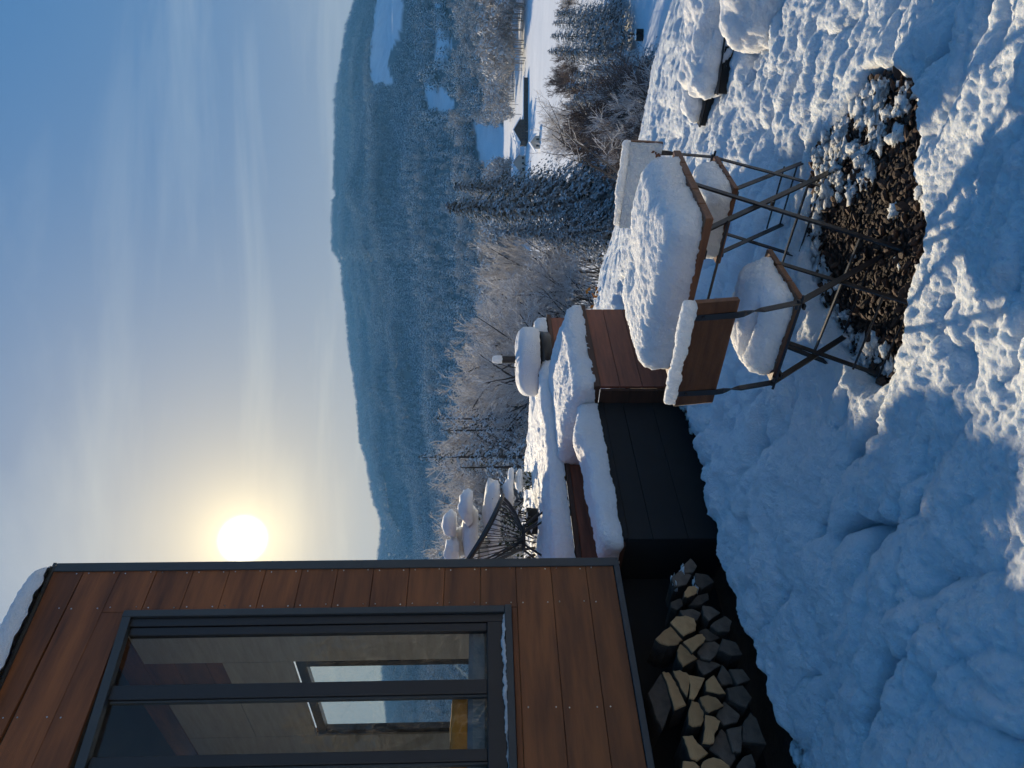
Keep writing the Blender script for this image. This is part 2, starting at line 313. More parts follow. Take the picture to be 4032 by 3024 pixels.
def snow_height(x, y):
    far = np.clip(np.hypot(x, y)/9, 0, 1)
    wx = x+.10*fbm(x*1.7, y*1.7, seed=21, oct=3); wy = y+.10*fbm(x*1.7, y*1.7, seed=31, oct=3)
    u = (wx*SL[0]+wy*SL[1]); v = (wx*SS[0]+wy*SS[1])
    w1, s1 = worley(u/.46, v/.20, 3); w2, s2 = worley(u/.20+7, v/.11, 11); w3, s3 = worley(wx/.62, wy/.55, 19)
    m = .45+.75*smooth(fbm(x*.8, y*.8, seed=41, oct=2), -.5, .6)
    h = .105*m*np.sqrt(np.clip(1-w1*w1*.9, 0, 1))+.046*np.sqrt(np.clip(1-w2*w2, 0, 1))*(1.6-m)-.02+.05*np.sqrt(np.clip(1-w3*w3, 0, 1))
    h = h+.07*fbm(x*.9, y*.9, seed=51, oct=2)+.010*fbm(x*10, y*10, seed=61, oct=4, gain=.55)+.007*fbm(x*55, y*55, seed=71, oct=2)
    w5, s5 = worley(wx/.135+9, wy/.12, 63); near = 1-smooth(np.hypot(x, y), 6, 11)
    h = h+near*(.4+.6*smooth(fbm(x*1.1+5, y*1.1, seed=97, oct=2), -.4, .5))*(.042*np.sqrt(np.clip(1-w5*w5*.95, 0, 1))-.02)
    crease = smooth(w1, .78, 1.08); tm = smooth(fbm(x*1.5, y*1.5, seed=95, oct=3), .12, .5)
    h = h-(.014+.15*tm)*crease*np.clip((1.6-far*1.2), 0, 1)
    # small thaw pits and animal tracks
    w4, s4 = worley(x/.95+3, y/.85, 77); h = h-.07*np.exp(-(w4/.10)**2)*np.clip((s4-.8)*6, 0, 1)
    return h
def ground_mesh():
    th = np.concatenate([np.arange(-100, -33, .8), np.arange(-33, 34, .15), np.arange(34, 118, .8)]); th = np.radians(th)
    r = np.concatenate([np.array([.35,.6,.85]), np.exp(np.linspace(math.log(1.1), math.log(16), 560)), np.exp(np.linspace(math.log(16), math.log(60), 60))[1:]])
    T, Rr = np.meshgrid(th, r); x = Rr*np.sin(T); y = Rr*np.cos(T)
    z = plateau(x, y)
    d = bare(x, y)+.05*fbm(x*6, y*6, seed=81, oct=3)
    cov = np.sqrt(np.clip(d/.10, 0, 1)*(2-np.clip(d/.10, 0, 1)))
    fade = 1-smooth(Rr, 18, 40)
    sn = (.035+snow_height(x, y)*fade)*cov
    z = np.where(d > 0, z-.05+sn*1.0+.012*np.clip(cov, 0, 1), z-.14)
    nr, nt_ = x.shape; idx = np.arange(nr*nt_).reshape(nr, nt_)
    F = np.stack([idx[:-1,:-1], idx[:-1,1:], idx[1:,1:], idx[1:,:-1]], -1).reshape(-1, 4)
    o = mesh_np('snowy_ground', np.stack([x, y, z], -1).reshape(-1, 3), F, M['snow']); return tag(o, kind='structure')
ground_mesh()
def soil_mesh():
    n = 150; g = np.linspace(-7, 7, n); X, Y = np.meshgrid(g-1, g+4.5); Z = plateau(X, Y)-.085+.012*fbm(X*5, Y*5, seed=5)
    idx = np.arange(n*n).reshape(n, n); F = np.stack([idx[:-1,:-1], idx[:-1,1:], idx[1:,1:], idx[1:,:-1]], -1).reshape(-1, 4)
    return tag(mesh_np('bare_soil', np.stack([X, Y, Z], -1).reshape(-1, 3), F, M['soil']), kind='structure')
soil = soil_mesh()
def field_mat():
    m = M['snowfar']; nt = m.node_tree; N = nt.nodes; L = nt.links; p = N['Principled BSDF']; src = p.inputs['Base Color'].links[0].from_socket
    m2 = m.copy(); m2.name = 'hill_ground'; nt = m2.node_tree; N = nt.nodes; L = nt.links; p = N['Principled BSDF']; src = p.inputs['Base Color'].links[0].from_socket
    at = N.new('ShaderNodeAttribute'); at.attribute_name = 'field'; mx = N.new('ShaderNodeMix'); mx.data_type = 'RGBA'; L.new(at.outputs['Fac'], mx.inputs['Factor']); mx.inputs['A'].default_value = (.16,.18,.185,1); L.new(src, mx.inputs['B']); L.new(mx.outputs['Result'], p.inputs['Base Color']); return m2
# snow fields on the hill, outlined in the 2212-wide view; elsewhere forest floor: undergrowth, with tree shade put into its colour
def zz(pts): return [((1300+x*.6329)/1.82278, y*.6329/1.82278) for x, y in pts]
FIELDS = [zz([(300,-60),(450,-60),(440,60),(445,140),(420,220),(370,310),(345,400),(380,510),(300,530),(258,510),(262,250)]), zz([(640,-60),(690,0),(700,120),(750,250),(740,330),(700,410),(650,400),(670,200)]), zz([(620,450),(640,520),(700,560),(760,640),(755,690),(610,690),(590,500)]), zz([(890,770),(960,740),(1010,760),(1150,850),(1170,1120),(1030,1100),(940,1000),(920,900)]), zz([(1180,440),(1260,440),(1240,700),(1170,690)]), zz([(1310,0),(1500,-60),(1400,150),(1350,330),(1330,560),(1255,620),(1270,300)])]
def hill_mesh():
    th = np.radians(np.arange(-60, 118, .3)); r = np.concatenate([np.linspace(58, 300, 30), np.linspace(330, 3000, 220), [3100, 3400, 4200]])
    T, Rr = np.meshgrid(th, r); x = Rr*np.sin(T); y = Rr*np.cos(T); z = plateau(x, y)
    z = z+np.where(Rr < 640, fbm(x/30, y/30, seed=9, oct=2)*.35, 0)*smooth(Rr, 58, 90)
    z[0] -= .0
    idx = np.arange(x.size).reshape(x.shape); F = np.stack([idx[:-1,:-1], idx[:-1,1:], idx[1:,1:], idx[1:,:-1]], -1).reshape(-1, 4)
    P = np.stack([x, y, z], -1).reshape(-1, 3); o = mesh_np('valley_and_hill', P, F, field_mat())
    px, py = proj(P); px, py = px/1.82278, py/1.82278; fl = (Rr.ravel() < 600).astype(float)
    for f in FIELDS: fl = np.maximum(fl, (sdf(f, px, py) < 4)*(P[:, 1] > 0)*1.0)
    a = o.data.attributes.new('field', 'FLOAT', 'POINT'); a.data.foreach_set('value', fl.astype(np.float32))
    return tag(o, kind='structure')
hill_mesh()
def gz(x, y): return float(plateau(np.array([float(x)]), np.array([float(y)]))[0])

# ------------------------------------------------------------------ stones of the bare bed
def stone_mesh(seed):
    r = random.Random(seed); bm = bmesh.new(); bmesh.ops.create_icosphere(bm, subdivisions=1, radius=1)
    sx, sy, sz = r.uniform(.9, 1.6), r.uniform(.5, 1.0), r.uniform(.28, .55)
    for v in bm.verts:
        k = 1+r.uniform(-.22, .22); v.co = Vector((v.co.x*sx*k, v.co.y*sy*k, v.co.z*sz*k))
    me = bpy.data.meshes.new('stone'); bm.to_mesh(me); bm.free(); me.materials.append(M['stone']); return me
STONES = [stone_mesh(i) for i in range(8)]
def stones():
    bed = mesh_np('stone_bed', [(x, y, -.066) for x, y in PATCH], [list(range(len(PATCH)))], M['soil'], shade=False)
    tag(bed, kind='structure')
    pts = []
    for k in range(60000):
        x, y = random.uniform(-.05, 1.4), random.uniform(2.4, 3.7)
        s = .008+.022*random.random()**1.8
        pts.append((x, y, s))
    pts = np.array(pts); d = sdf(PATCH, pts[:, 0], pts[:, 1]); pts = pts[d < .05]
    keep = []; grid = {}
    for x, y, s in pts:
        gx, gy = int(x/.03), int(y/.03)
        ok = all((x-a)**2+(y-b)**2 > ((s+c)*.72)**2 for i in (-1,0,1) for j in (-1,0,1) for a, b, c in grid.get((gx+i, gy+j), ()))
        if ok: grid.setdefault((gx, gy), []).append((x, y, s)); keep.append((x, y, s))
    keep.sort(key=lambda q: -q[2]/math.hypot(q[0], q[1]))
    for x, y, s in keep[:300]:
        o = bpy.data.objects.new('stone', random.choice(STONES)); C.objects.link(o); o.parent = bed; o.location = (x, y, -.06+s*.35+random.uniform(0, .012)); o.scale = (s, s, s); o.rotation_euler = (random.uniform(-.8,.8), random.uniform(-.8,.8), random.uniform(0, 6.3))
    V = []; F = []; k = 0
    for x, y, s in keep[300:]:
        me = random.choice(STONES); m = Matrix.Translation((x, y, -.06+s*.35+random.uniform(0, .012))) @ Matrix.Rotation(random.uniform(0, 6.3), 4, 'Z') @ Matrix.Rotation(random.uniform(-.8, .8), 4, 'X') @ Matrix.Scale(s, 4)
        V += [m @ v.co for v in me.vertices]; F += [[i+k for i in p.vertices] for p in me.polygons]; k += len(me.vertices)
    o = mesh_np('small_stones', [tuple(v) for v in V], F, M['stone'], parent=bed, shade=False); tag(o, kind='stuff')
stones()
def clump_verts(c, r, seed, n=2, am=.62):
    bm = bmesh.new(); bmesh.ops.create_icosphere(bm, subdivisions=n, radius=1); V = np.array([v.co[:] for v in bm.verts]); F = [[v.index for v in f.verts] for f in bm.faces]; bm.free()
    k = 1+am*fbm(V[:,0]*2.1+seed, V[:,1]*2.1, V[:,2]*2.1, seed, 4, .65); V = V*k[:, None]*np.array(r); return V+np.array(c), F
def snow_clumps():
    V = []; F = []; k = 0
    def put(x, y, z, s):
        nonlocal k
        v, f = clump_verts((x, y, z), (s*random.uniform(.8,1.5), s*random.uniform(.7,1.1), s*random.uniform(.4,.7)), random.randint(0, 999), 3 if s > .02 else 2); V.append(v); F.extend([[i+k for i in q] for q in f]); k += len(v)
    n = 0
    while n < 330:
        x, y = random.uniform(0, 1.35), random.uniform(2.45, 3.65); d = float(sdf(PATCH, np.array([x]), np.array([y]))[0])
        dens = .9*(d > -.09)+ .75*((x-.85)*.7+(y-2.95) > .12)*(x > .85)+.015
        if d < .02 and random.random() < dens: put(x, y, -.042, random.choice((.008,.012,.015,.02,.028,.036))); n += 1
    for i in range(330):                        # crumbs along the foot of the walls
        a = random.uniform(-2.6, 1.45); b = random.uniform(-.24, -.06)-.04*math.sin(a*3); p = P1+a*WA+b*WB; put(p[0], p[1], -.04, random.choice((.010,.014,.02,.03,.045)))
    o = mesh_np('snow_crumbs', np.concatenate(V), F, M['snow']); tag(o, 'crumbs of snow scattered over the bare stones and wall foot', 'snow', kind='stuff')
snow_clumps()
# ------------------------------------------------------------------ snow caps
def snow_slab(name, hx, hy, t, r, parent, loc=(0,0,0), res=.012, amp=.008, fine=.003, seed=0, heap=None, lump=None, rz=0, mat_=None, hang=.0):
    """a loaf of fallen snow with rounded shoulders, lying on a rectangle"""
    T = t+hang
    nu = max(6, int(2*(hx+T)/res)); nv = max(6, int(2*(hy+T)/res))
    pu, pv = np.meshgrid(np.linspace(-(hx+T), hx+T, nu), np.linspace(-(hy+T), hy+T, nv), indexing='ij')
    x = np.clip(pu, -hx, hx); y = np.clip(pv, -hy, hy); drop = np.maximum(np.maximum(np.abs(pu)-hx, np.abs(pv)-hy), 0); z = t-drop
    rr = min(r, hx*.98, hy*.98, t*1.0)
    ix = np.clip(x, -(hx-rr), hx-rr); iy = np.clip(y, -(hy-rr), hy-rr); iz = np.minimum(z, t-rr)
    dx, dy, dz = x-ix, y-iy, z-iz; n = np.sqrt(dx*dx+dy*dy+dz*dz)+1e-9; dx, dy, dz = dx/n, dy/n, dz/n
    x, y, z = ix+rr*dx, iy+rr*dy, iz+rr*dz
    sd = seed*13.7
    nz = amp*fbm(x*9+sd, y*9, z*9, seed+1, 3)+fine*1.5*fbm(x*55+sd, y*55, z*55, seed+2, 3, .65)+amp*1.2*fbm(x*3+sd, y*3, z*3, seed+3, 2)
    low = smooth(z, -hang, t*.5)
    x = x+dx*nz; y = y+dy*nz; z = z+dz*nz+(1-low)*(.55*amp*fbm(x*14+sd, y*14, None, seed+7, 3)+fine*1.2*fbm(x*70, y*70, None, seed+8, 2))
    if heap is not None: z = z+heap(x/hx, y/hy)*low
    if lump is not None: z = z+lump(x, y)*smooth(z, t*.6, t*.95)
    idx = np.arange(nu*nv).reshape(nu, nv); F = np.stack([idx[:-1,:-1], idx[1:,:-1], idx[1:,1:], idx[:-1,1:]], -1).reshape(-1, 4)
    V = np.stack([x, y, z], -1).reshape(-1, 3)
    e = [V[F[:, k]] for k in range(4)]; ar = np.linalg.norm(np.cross(e[2]-e[0], e[3]-e[1]), axis=1); F = F[ar > 1e-9]
    o = mesh_np(name, V, F, mat_ or M['cap'], parent, loc=loc); o.rotation_euler = (0, 0, rz); return o

# ------------------------------------------------------------------ cabin
def roofz(a): return 4.44+.075*(a+.14)
cabin = thing('cabin', 'brown boarded cabin with tall dark-framed window and snow on its roof', 'cabin', tuple(P1), HROT)
A0, A1, B1 = -3.4, -.14, 3.0; WL, WR, WB0 = -2.35, -.49, 1.46   # window trim outer left, right, bottom
def wtop(a): return 3.80+.1*(a+.65)
joints = [.765]+[.953+.235*k for k in range(17)]
for k in range(len(joints)-1):
    z0, z1 = joints[k]+.0015, joints[k+1]-.0015
    if z0 > roofz(A1)-.02: break
    spans = [(A0, A1-.05)]
    if z1 > WB0 and z0 < 3.83: spans = [(WR-.002, A1-.05), (A0, WL+.002)]
    for s0, s1 in spans:
        zz1 = z1
        mb = MB()
        lo_ = max(z0, WB0-.0) if False else z0
        off = random.uniform(0, .0025)
        s0 = max(s0, A1+(z0+.012-roofz(A1))/.075) if z0 > roofz(s0)-.012 else s0
        if s1-s0 < .02: continue
        def top(a): return min(zz1, roofz(a)-.002)
        mb.add([(s0,-off,z0),(s1,-off,z0),(s1,.024,z0),(s0,.024,z0),(s0,-off,top(s0)),(s1,-off,top(s1)),(s1,.024,top(s1)),(s0,.024,top(s0))], [(0,3,2,1),(4,5,6,7),(0,1,5,4),(1,2,6,5),(2,3,7,6),(3,0,4,7)])
        mb.build('cladding_board', M['clad'], cabin, bevel=.002)
    if z1 > WB0 and z0 < WB0:      # strip of the board left under the window
        MB().box(WL+.004, WR-.004, 0, .024, z0, WB0-.003).build('cladding_board', M['clad'], cabin, bevel=.002)
    if z0 < 3.83 and z1 > 3.6:     # pieces over the slanted window head
        mb = MB(); s0, s1 = WL+.004, WR-.004
        if z1 > wtop(s0)+.06:
            b0, b1 = max(z0, wtop(s0)+.052), max(z0, wtop(s1)+.052)
            if z1-b1 > .004: mb.add([(s0,0,b0),(s1,0,b1),(s1,.024,b1),(s0,.024,b0),(s0,0,z1),(s1,0,z1),(s1,.024,z1),(s0,.024,z1)], [(0,3,2,1),(4,5,6,7),(0,1,5,4),(1,2,6,5),(2,3,7,6),(3,0,4,7)]); mb.build('cladding_board', M['clad'], cabin)
# side wall (towards the deck), with its own openings
for k in range(len(joints)-1):
    z0, z1 = joints[k]+.0015, joints[k+1]-.0015
    if z0 > 4.3: break
    spans = [(.06, B1)]
    if z0 < 3.08 and z1 > .9: spans = [(.06, 1.18), (2.42, B1)]
    for s0, s1 in spans: MB().box(A1-.03, A1, s0, s1, z0, z1).build('cladding_board', M['clad'], cabin, bevel=.003)
# inner lining, floor, roof, back
mb = MB(); mb.box(A0, A1-.035, .05, B1, .74, .80); mb.build('floor', M['inwall'], cabin)
mb = MB(); mb.box(A0, A1, B1+.002, B1+.1, .74, 4.3); mb.build('back_wall', M['clad'], cabin)
mb = MB(); mb.box(A0, A1-.04, B1-.02, B1-.002, .81, 4.2)
mb.box(A0, WL-.002, .03, .06, .81, 4.15); mb.box(WR+.002, A1-.04, .03, .06, .81, 4.3); mb.box(WL, WR, .03, .06, .81, WB0+.02)
mb.box(A1-.065, A1-.034, .065, 1.16, .81, 4.2); mb.box(A1-.065, A1-.034, 2.44, B1-.03, .81, 4.2); mb.box(A1-.065, A1-.034, 1.165, 2.435, 3.1, 3.62); mb.box(A1-.065, A1-.034, 1.55, 2.435, 3.625, 4.2)
mb.build('wall_lining', M['inwall'], cabin)
mb = MB(); mb.add([(A0,-.012,roofz(A0)),(A1+.014,-.012,roofz(A1)),(A1+.014,B1+.1,roofz(A1)-.0),(A0,B1+.1,roofz(A0)),(A0,-.012,roofz(A0)+.02),(A1+.014,-.012,roofz(A1)+.02),(A1+.014,B1+.1,roofz(A1)+.02),(A0,B1+.1,roofz(A0)+.02)], [(0,3,2,1),(4,5,6,7),(0,1,5,4),(1,2,6,5),(2,3,7,6),(3,0,4,7)])
mb.build('roof', M['trim'], cabin)
o = snow_slab('roof_snow', (A1-A0)/2+.02, B1/2+.06, .17, .12, cabin, ((A0+A1)/2, B1/2, roofz((A0+A1)/2)+.012), res=.03, amp=.012, fine=.006, seed=4); o.rotation_euler = (0, -math.atan(.075), 0)
# metal trims
MB().box(A1-.052, A1+.012, -.012, .05, .725, roofz(A1)-.005).build('corner_trim', M['trim'], cabin, bevel=.003)
MB().box(A0, A1-.054, -.014, .03, .725, .763).build('base_trim', M['trim'], cabin, bevel=.002)
tr = MB(); tr.box(WL, WR, -.03, .03, WB0, WB0+.045)
tr.build('window_sill', M['trim'], cabin, bevel=.003)
MB().box(WR-.045, WR, -.022, .03, WB0+.046, wtop(WR)+.05).build('window_trim', M['trim'], cabin, bevel=.003)
MB().box(WL, WL+.045, -.022, .03, WB0+.046, wtop(WL)+.05).build('window_trim', M['trim'], cabin, bevel=.003)
MB().add([(a, bq, wtop(a)+dz) for bq in (-.02, .03) for a, dz in ((WL+.047,0),(WR-.047,0),(WR-.047,.05),(WL+.047,.05))], [(0,1,2,3),(7,6,5,4),(0,4,5,1),(1,5,6,2),(2,6,7,3),(3,7,4,0)]).build('window_trim', M['trim'], cabin)
snow_slab('sill_snow', (WR-WL)/2-.06, .016, .016, .012, cabin, ((WL+WR)/2, -.012, WB0+.044), res=.006, amp=.012, fine=.004, seed=9)
win = MB().box(WR-.10, WR-.047, .0, .06, WB0+.05, wtop(WR)).build('window', M['frame'], cabin, bevel=.004)
MB().box(WL+.048, WR-.102, .0, .06, WB0+.05, WB0+.155).build('frame_rail', M['frame'], win, bevel=.004)
MB().box(WR-.155, WR-.103, .012, .055, WB0+.157, wtop(WR)-.02).build('sash_stile', M['frame'], win, bevel=.004)
for m0, m1 in ((-1.046,-.962), (-1.417,-1.355), (-1.83,-1.765), (-2.3,-2.24)):
    MB().box(m0, m1, .005, .058, WB0+.157, wtop(m0)-.001).build('mullion', M['frame'], win, bevel=.004)
    MB().box(m0-.014, m0-.002, .02, .05, WB0+.158, wtop(m0)-.01).build('glazing_bead', M['trim'], win)
for g0, g1 in ((-.96,-.646), (-1.353,-1.062), (-1.763,-1.433), (-2.238,-1.846)):
    MB().add([(g0,.034,WB0+.156),(g1,.034,WB0+.156),(g1,.034,wtop(g1)),(g0,.034,wtop(g0)),(g0,.040,WB0+.156),(g1,.040,WB0+.156),(g1,.040,wtop(g1)),(g0,.040,wtop(g0))], [(0,1,2,3),(7,6,5,4),(0,4,5,1),(1,5,6,2),(2,6,7,3),(3,7,4,0)]).build('pane', M['glass'], win)
# side glazing towards the deck
sd = MB(); 
for b0, b1 in ((1.182,1.25), (1.60,1.68), (2.35,2.418)): sd.box(A1-.06, A1-.004, b0, b1, .9, 3.075)
sd.box(A1-.06, A1-.004, 1.252, 2.348, .9, 1.0); sd.box(A1-.06, A1-.004, 1.252, 2.348, 3.0, 3.075)
sw = sd.build('side_window', M['frame'], cabin)
for b0, b1 in ((1.252,1.598), (1.682,2.348)): MB().box(A1-.036, A1-.03, b0, b1, 1.002, 2.998).build('pane', M['glass'], sw)
scr = MB()
for ac in (-.205, -.46, -1.14, -1.80, -2.5, -3.1):
    for j in joints[1:-1]:
        for dz in (-.038, .038):
            if ac < WR and WB0-.02 < j+dz < wtop(ac)+.06: continue
            if j+dz > roofz(ac)-.05: continue
            q = MB(); scr.tube([(ac+random.uniform(-.008,.008), -.004, j+dz), (ac, .004, j+dz)], .0042, 6)
tag(scr.build('screw_heads', M['screw'], cabin), kind='stuff')
# things inside
bench = thing('window_bench', 'upholstered bench inside the cabin behind the tall window, seat coloured like mirrored snow', 'bench', tuple(P1+ -1.2*WA+.35*WB+np.array([0,0,.8])), HROT)
MB().box(-.9, .95, -.27, .28, 0, .80).build('bench_base', M['inwall'], bench, bevel=.01)
MB().box(-.9, .93, -.26, .27, .802, .93).build('seat_pad', M['teal'], bench, bevel=.03)
cu = thing('cushion', 'orange cushion lying on the bench behind the cabin window', 'cushion', tuple(P1+ -1.38*WA+.30*WB+np.array([0,0,1.731])), HROT)
snow_slab('cushion_body', .42, .16, .10, .05, cu, res=.02, amp=.006, fine=0, seed=3, mat_=M['orange'])
tbl = thing('indoor_table', 'pale table standing inside the cabin beyond the bench', 'table', tuple(P1+ -.75*WA+1.9*WB+np.array([0,0,.8])), HROT)
MB().box(-.4, .4, -.5, .5, .72, .76).build('table_top', M['inwall'], tbl, bevel=.005)
for sx in (-.36,.36):
    for sy in (-.46,.46): MB().box(sx-.025, sx+.025, sy-.025, sy+.025, 0, .72).build('leg', M['inwall'], tbl)
# under-floor store
st = thing('under_floor_store', 'black lined hollow under the cabin floor where firewood is kept', 'store', tuple(P1), HROT)
MB().box(A0, .30, .48, .52, -.07, .72).build('back_panel', M['felt'], st)
MB().box(A0-.03, A0, .02, .47, -.07, .72).build('end_panel', M['felt'], st)

# ------------------------------------------------------------------ terrace: black step, brown step, raised deck
step = thing('black_step', 'low black felt-clad platform beside the cabin corner, topped with snow', 'platform', tuple(P1), HROT)
for a0, a1 in ((.03, 1.455),):
    for z0, z1 in ((-.1,.20), (.203,.45), (.453,.62)): MB().box(a0, a1, 0, .03, z0, z1).build('front_panel', M['felt'], step, bevel=.002)
MB().box(.03, 1.455, -.008, .03, .622, .68).build('cap_strip', M['felt'], step, bevel=.003)
MB().box(.03, .06, .032, .72, -.1, .68).build('end_panel', M['felt'], step)
MB().box(.0, 1.455, .032, .74, .645, .675).build('top_board', M['deckwood'], step)
def skheap(u, v): return .05*np.exp(-((u-.55)/.25)**2)*(v < .6)*smooth(-v, -.9, .4)*1.6-.05*smooth(-u, .2, .9)*smooth(v, -.2, .6)-.02*v
snow_slab('step_snow', .735, .285, .13, .09, step, (.735, .262, .678), res=.014, amp=.012, fine=.0035, seed=12, heap=skheap, hang=.01)
MB().box(-.12, .03, .38, .74, .645, .70).build('landing_board', M['deckwood'], step)
box = thing('brown_step', 'red-brown boarded step box with a thick snow top beside the black platform', 'step box', tuple(P1), HROT)
for i, (z0, z1) in enumerate(((-.12,.10), (.103,.298), (.301,.487), (.490,.652))): MB().box(1.48, 2.62, -.165, -.14, z0, z1).build('front_board', M['boxwood'], box, bevel=.002)
MB().box(1.46, 2.66, -.185, -.14, .655, .71).build('top_rail', M['deckwood'], box, bevel=.004)
for z0, z1 in ((-.12,.17), (.173,.41), (.413,.652)):
    MB().box(1.458, 1.482, -.139, .70, z0, z1).build('side_board', M['deckwood'], box, bevel=.002); MB().box(2.596, 2.62, -.139, .70, z0, z1).build('side_board', M['boxwood'], box, bevel=.002)  # left side gets the darker wood to stand for its shade
MB().box(1.46, 2.66, -.139, .72, .66, .705).build('lid_board', M['deckwood'], box)
def bxheap(u, v): return .07*smooth(v, -.9, .3)-.05*smooth(u, .3, 1.0)*smooth(-v, -.2, 1)
snow_slab('box_snow', .635, .50, .17, .10, box, (2.075, .31, .708), res=.014, amp=.012, fine=.0045, seed=22, heap=bxheap, hang=.015)
deck = thing('raised_deck', 'raised wooden deck with brown fascia under a broad sheet of snow', 'deck', tuple(P1), HROT)
DA0, DA1, DB0, DB1 = -.10, 3.85, .76, 4.35
for i, (z0, z1) in enumerate(((.55,.70), (.703,.84), (.843,.885))):
    MB().box(DA0, DA1-(.05 if i < 2 else 0), DB0-(.012 if i == 2 else 0), DB0+.03, z0, z1).build('fascia_board', M['boxwood'] if i < 2 else M['deckwood'], deck, bevel=.002)
    MB().box(DA1-.05, DA1-.02, DB0+.032, DB1, z0, z1).build('fascia_board', M['boxwood'], deck, bevel=.002)
n = 26; wv = (DB1-DB0-.04)/n
for i in range(n): MB().box(DA0, DA1, DB0+.034+i*wv, DB0+.034+(i+1)*wv-.006, .886, .906).build('deck_board', M['deckwood'], deck)
for a in (.1, 1.6, 3.0, 3.75):
    for b_ in (1.0, 2.6, 4.2): MB().box(a-.05, a+.05, b_-.05, b_+.05, gz(*(P1+a*WA+b_*WB)[:2])-.4, .884).build('post', M['deckwood'], deck)
def dklump(x, y):
    w1, s1 = worley(x/.34+4, y/.30, 8); w2, s2 = worley(x/.15, y/.14, 18)
    return (.045*s1*np.sqrt(np.clip(1-w1*w1, 0, 1))+.012*np.sqrt(np.clip(1-w2*w2, 0, 1))-.02)*smooth(y, -1.35, -.9)+.03*fbm(x*.8, y*.8, seed=88, oct=2)
snow_slab('deck_snow', (DA1-DA0)/2+.0, (DB1-DB0)/2+.02, .13, .09, deck, ((DA0+DA1)/2, (DB0+DB1)/2, .905), res=.022, amp=.012, fine=.004, seed=32, lump=dklump, hang=.008)

# stove / tub lid with flue on the deck
p = at_y(1600+690*.69333, 1100+465*.69333, 8.0)
tub = thing('round_stove', 'round lidded wood stove with black flue pipe on the deck, snow heaped on its lid', 'stove', (p[0], 8.0, .98))
def lathe(prof, n=40):
    mb = MB(); k = len(prof); vs = [(r*math.cos(2*math.pi*j/n), r*math.sin(2*math.pi*j/n), z) for r, z in prof for j in range(n)]
    mb.add(vs, [(i*n+j, i*n+(j+1) % n, (i+1)*n+(j+1) % n, (i+1)*n+j) for i in range(k-1) for j in range(n)]); return mb
lathe([(.30,-.1),(.33,-.08),(.34,.02),(.32,.035),(.0,.04)]).build('stove_body', M['iron'], tub, shade=True)
lathe([(.0,.045),(.37,.045),(.375,.055),(.375,.075),(.36,.08),(.0,.082)]).build('lid', M['iron'], tub, shade=True)
def round_snow(name, rad, t, parent, loc, seed, n=64, m=26):
    ph = np.linspace(0, math.pi/2*1.12, m); th = np.linspace(0, 2*math.pi, n, endpoint=False); P, T = np.meshgrid(ph, th, indexing='ij')
    s = np.sin(P)**.55*np.where(P > math.pi/2, 1-(P-math.pi/2)*.35, 1); c = np.sign(np.cos(P))*np.abs(np.cos(P))**.65
    x, y, z = rad*s*np.cos(T), rad*s*np.sin(T), t*c; nz = 1+.05*fbm(x*5+seed, y*5, z*5, seed, 3); x, y = x*nz, y*nz; z = z+.01*fbm(x*9, y*9, z*9, seed+3, 3)+.004*fbm(x*50, y*50, z*50, seed+4, 2)
    idx = np.arange(m*n).reshape(m, n); nx = np.roll(idx, -1, 1); F = np.stack([idx[:-1], idx[1:], nx[1:], nx[:-1]], -1).reshape(-1, 4)
    return mesh_np(name, np.stack([x, y, z], -1).reshape(-1, 3), F, M['cap'], parent, loc=loc)
round_snow('lid_snow', .40, .19, tub, (0,0,.10), 5)
fl = MB().tube([(.02,0,.25),(.02,0,.46)], .042, 16).build('flue_pipe', M['iron'], tub, shade=False)
MB().tube([(-.035,-.03,.36),(-.06,-.03,.36)], .02, 8).build('flue_clamp', M['iron'], fl)
MB().tube([(-.06,-.03,.36),(-.085,-.03,.24)], .006, 6).build('stay_rod', M['iron'], fl)
round_snow('flue_snow', .046, .085, tub, (.02,0,.462), 8, 24, 12)

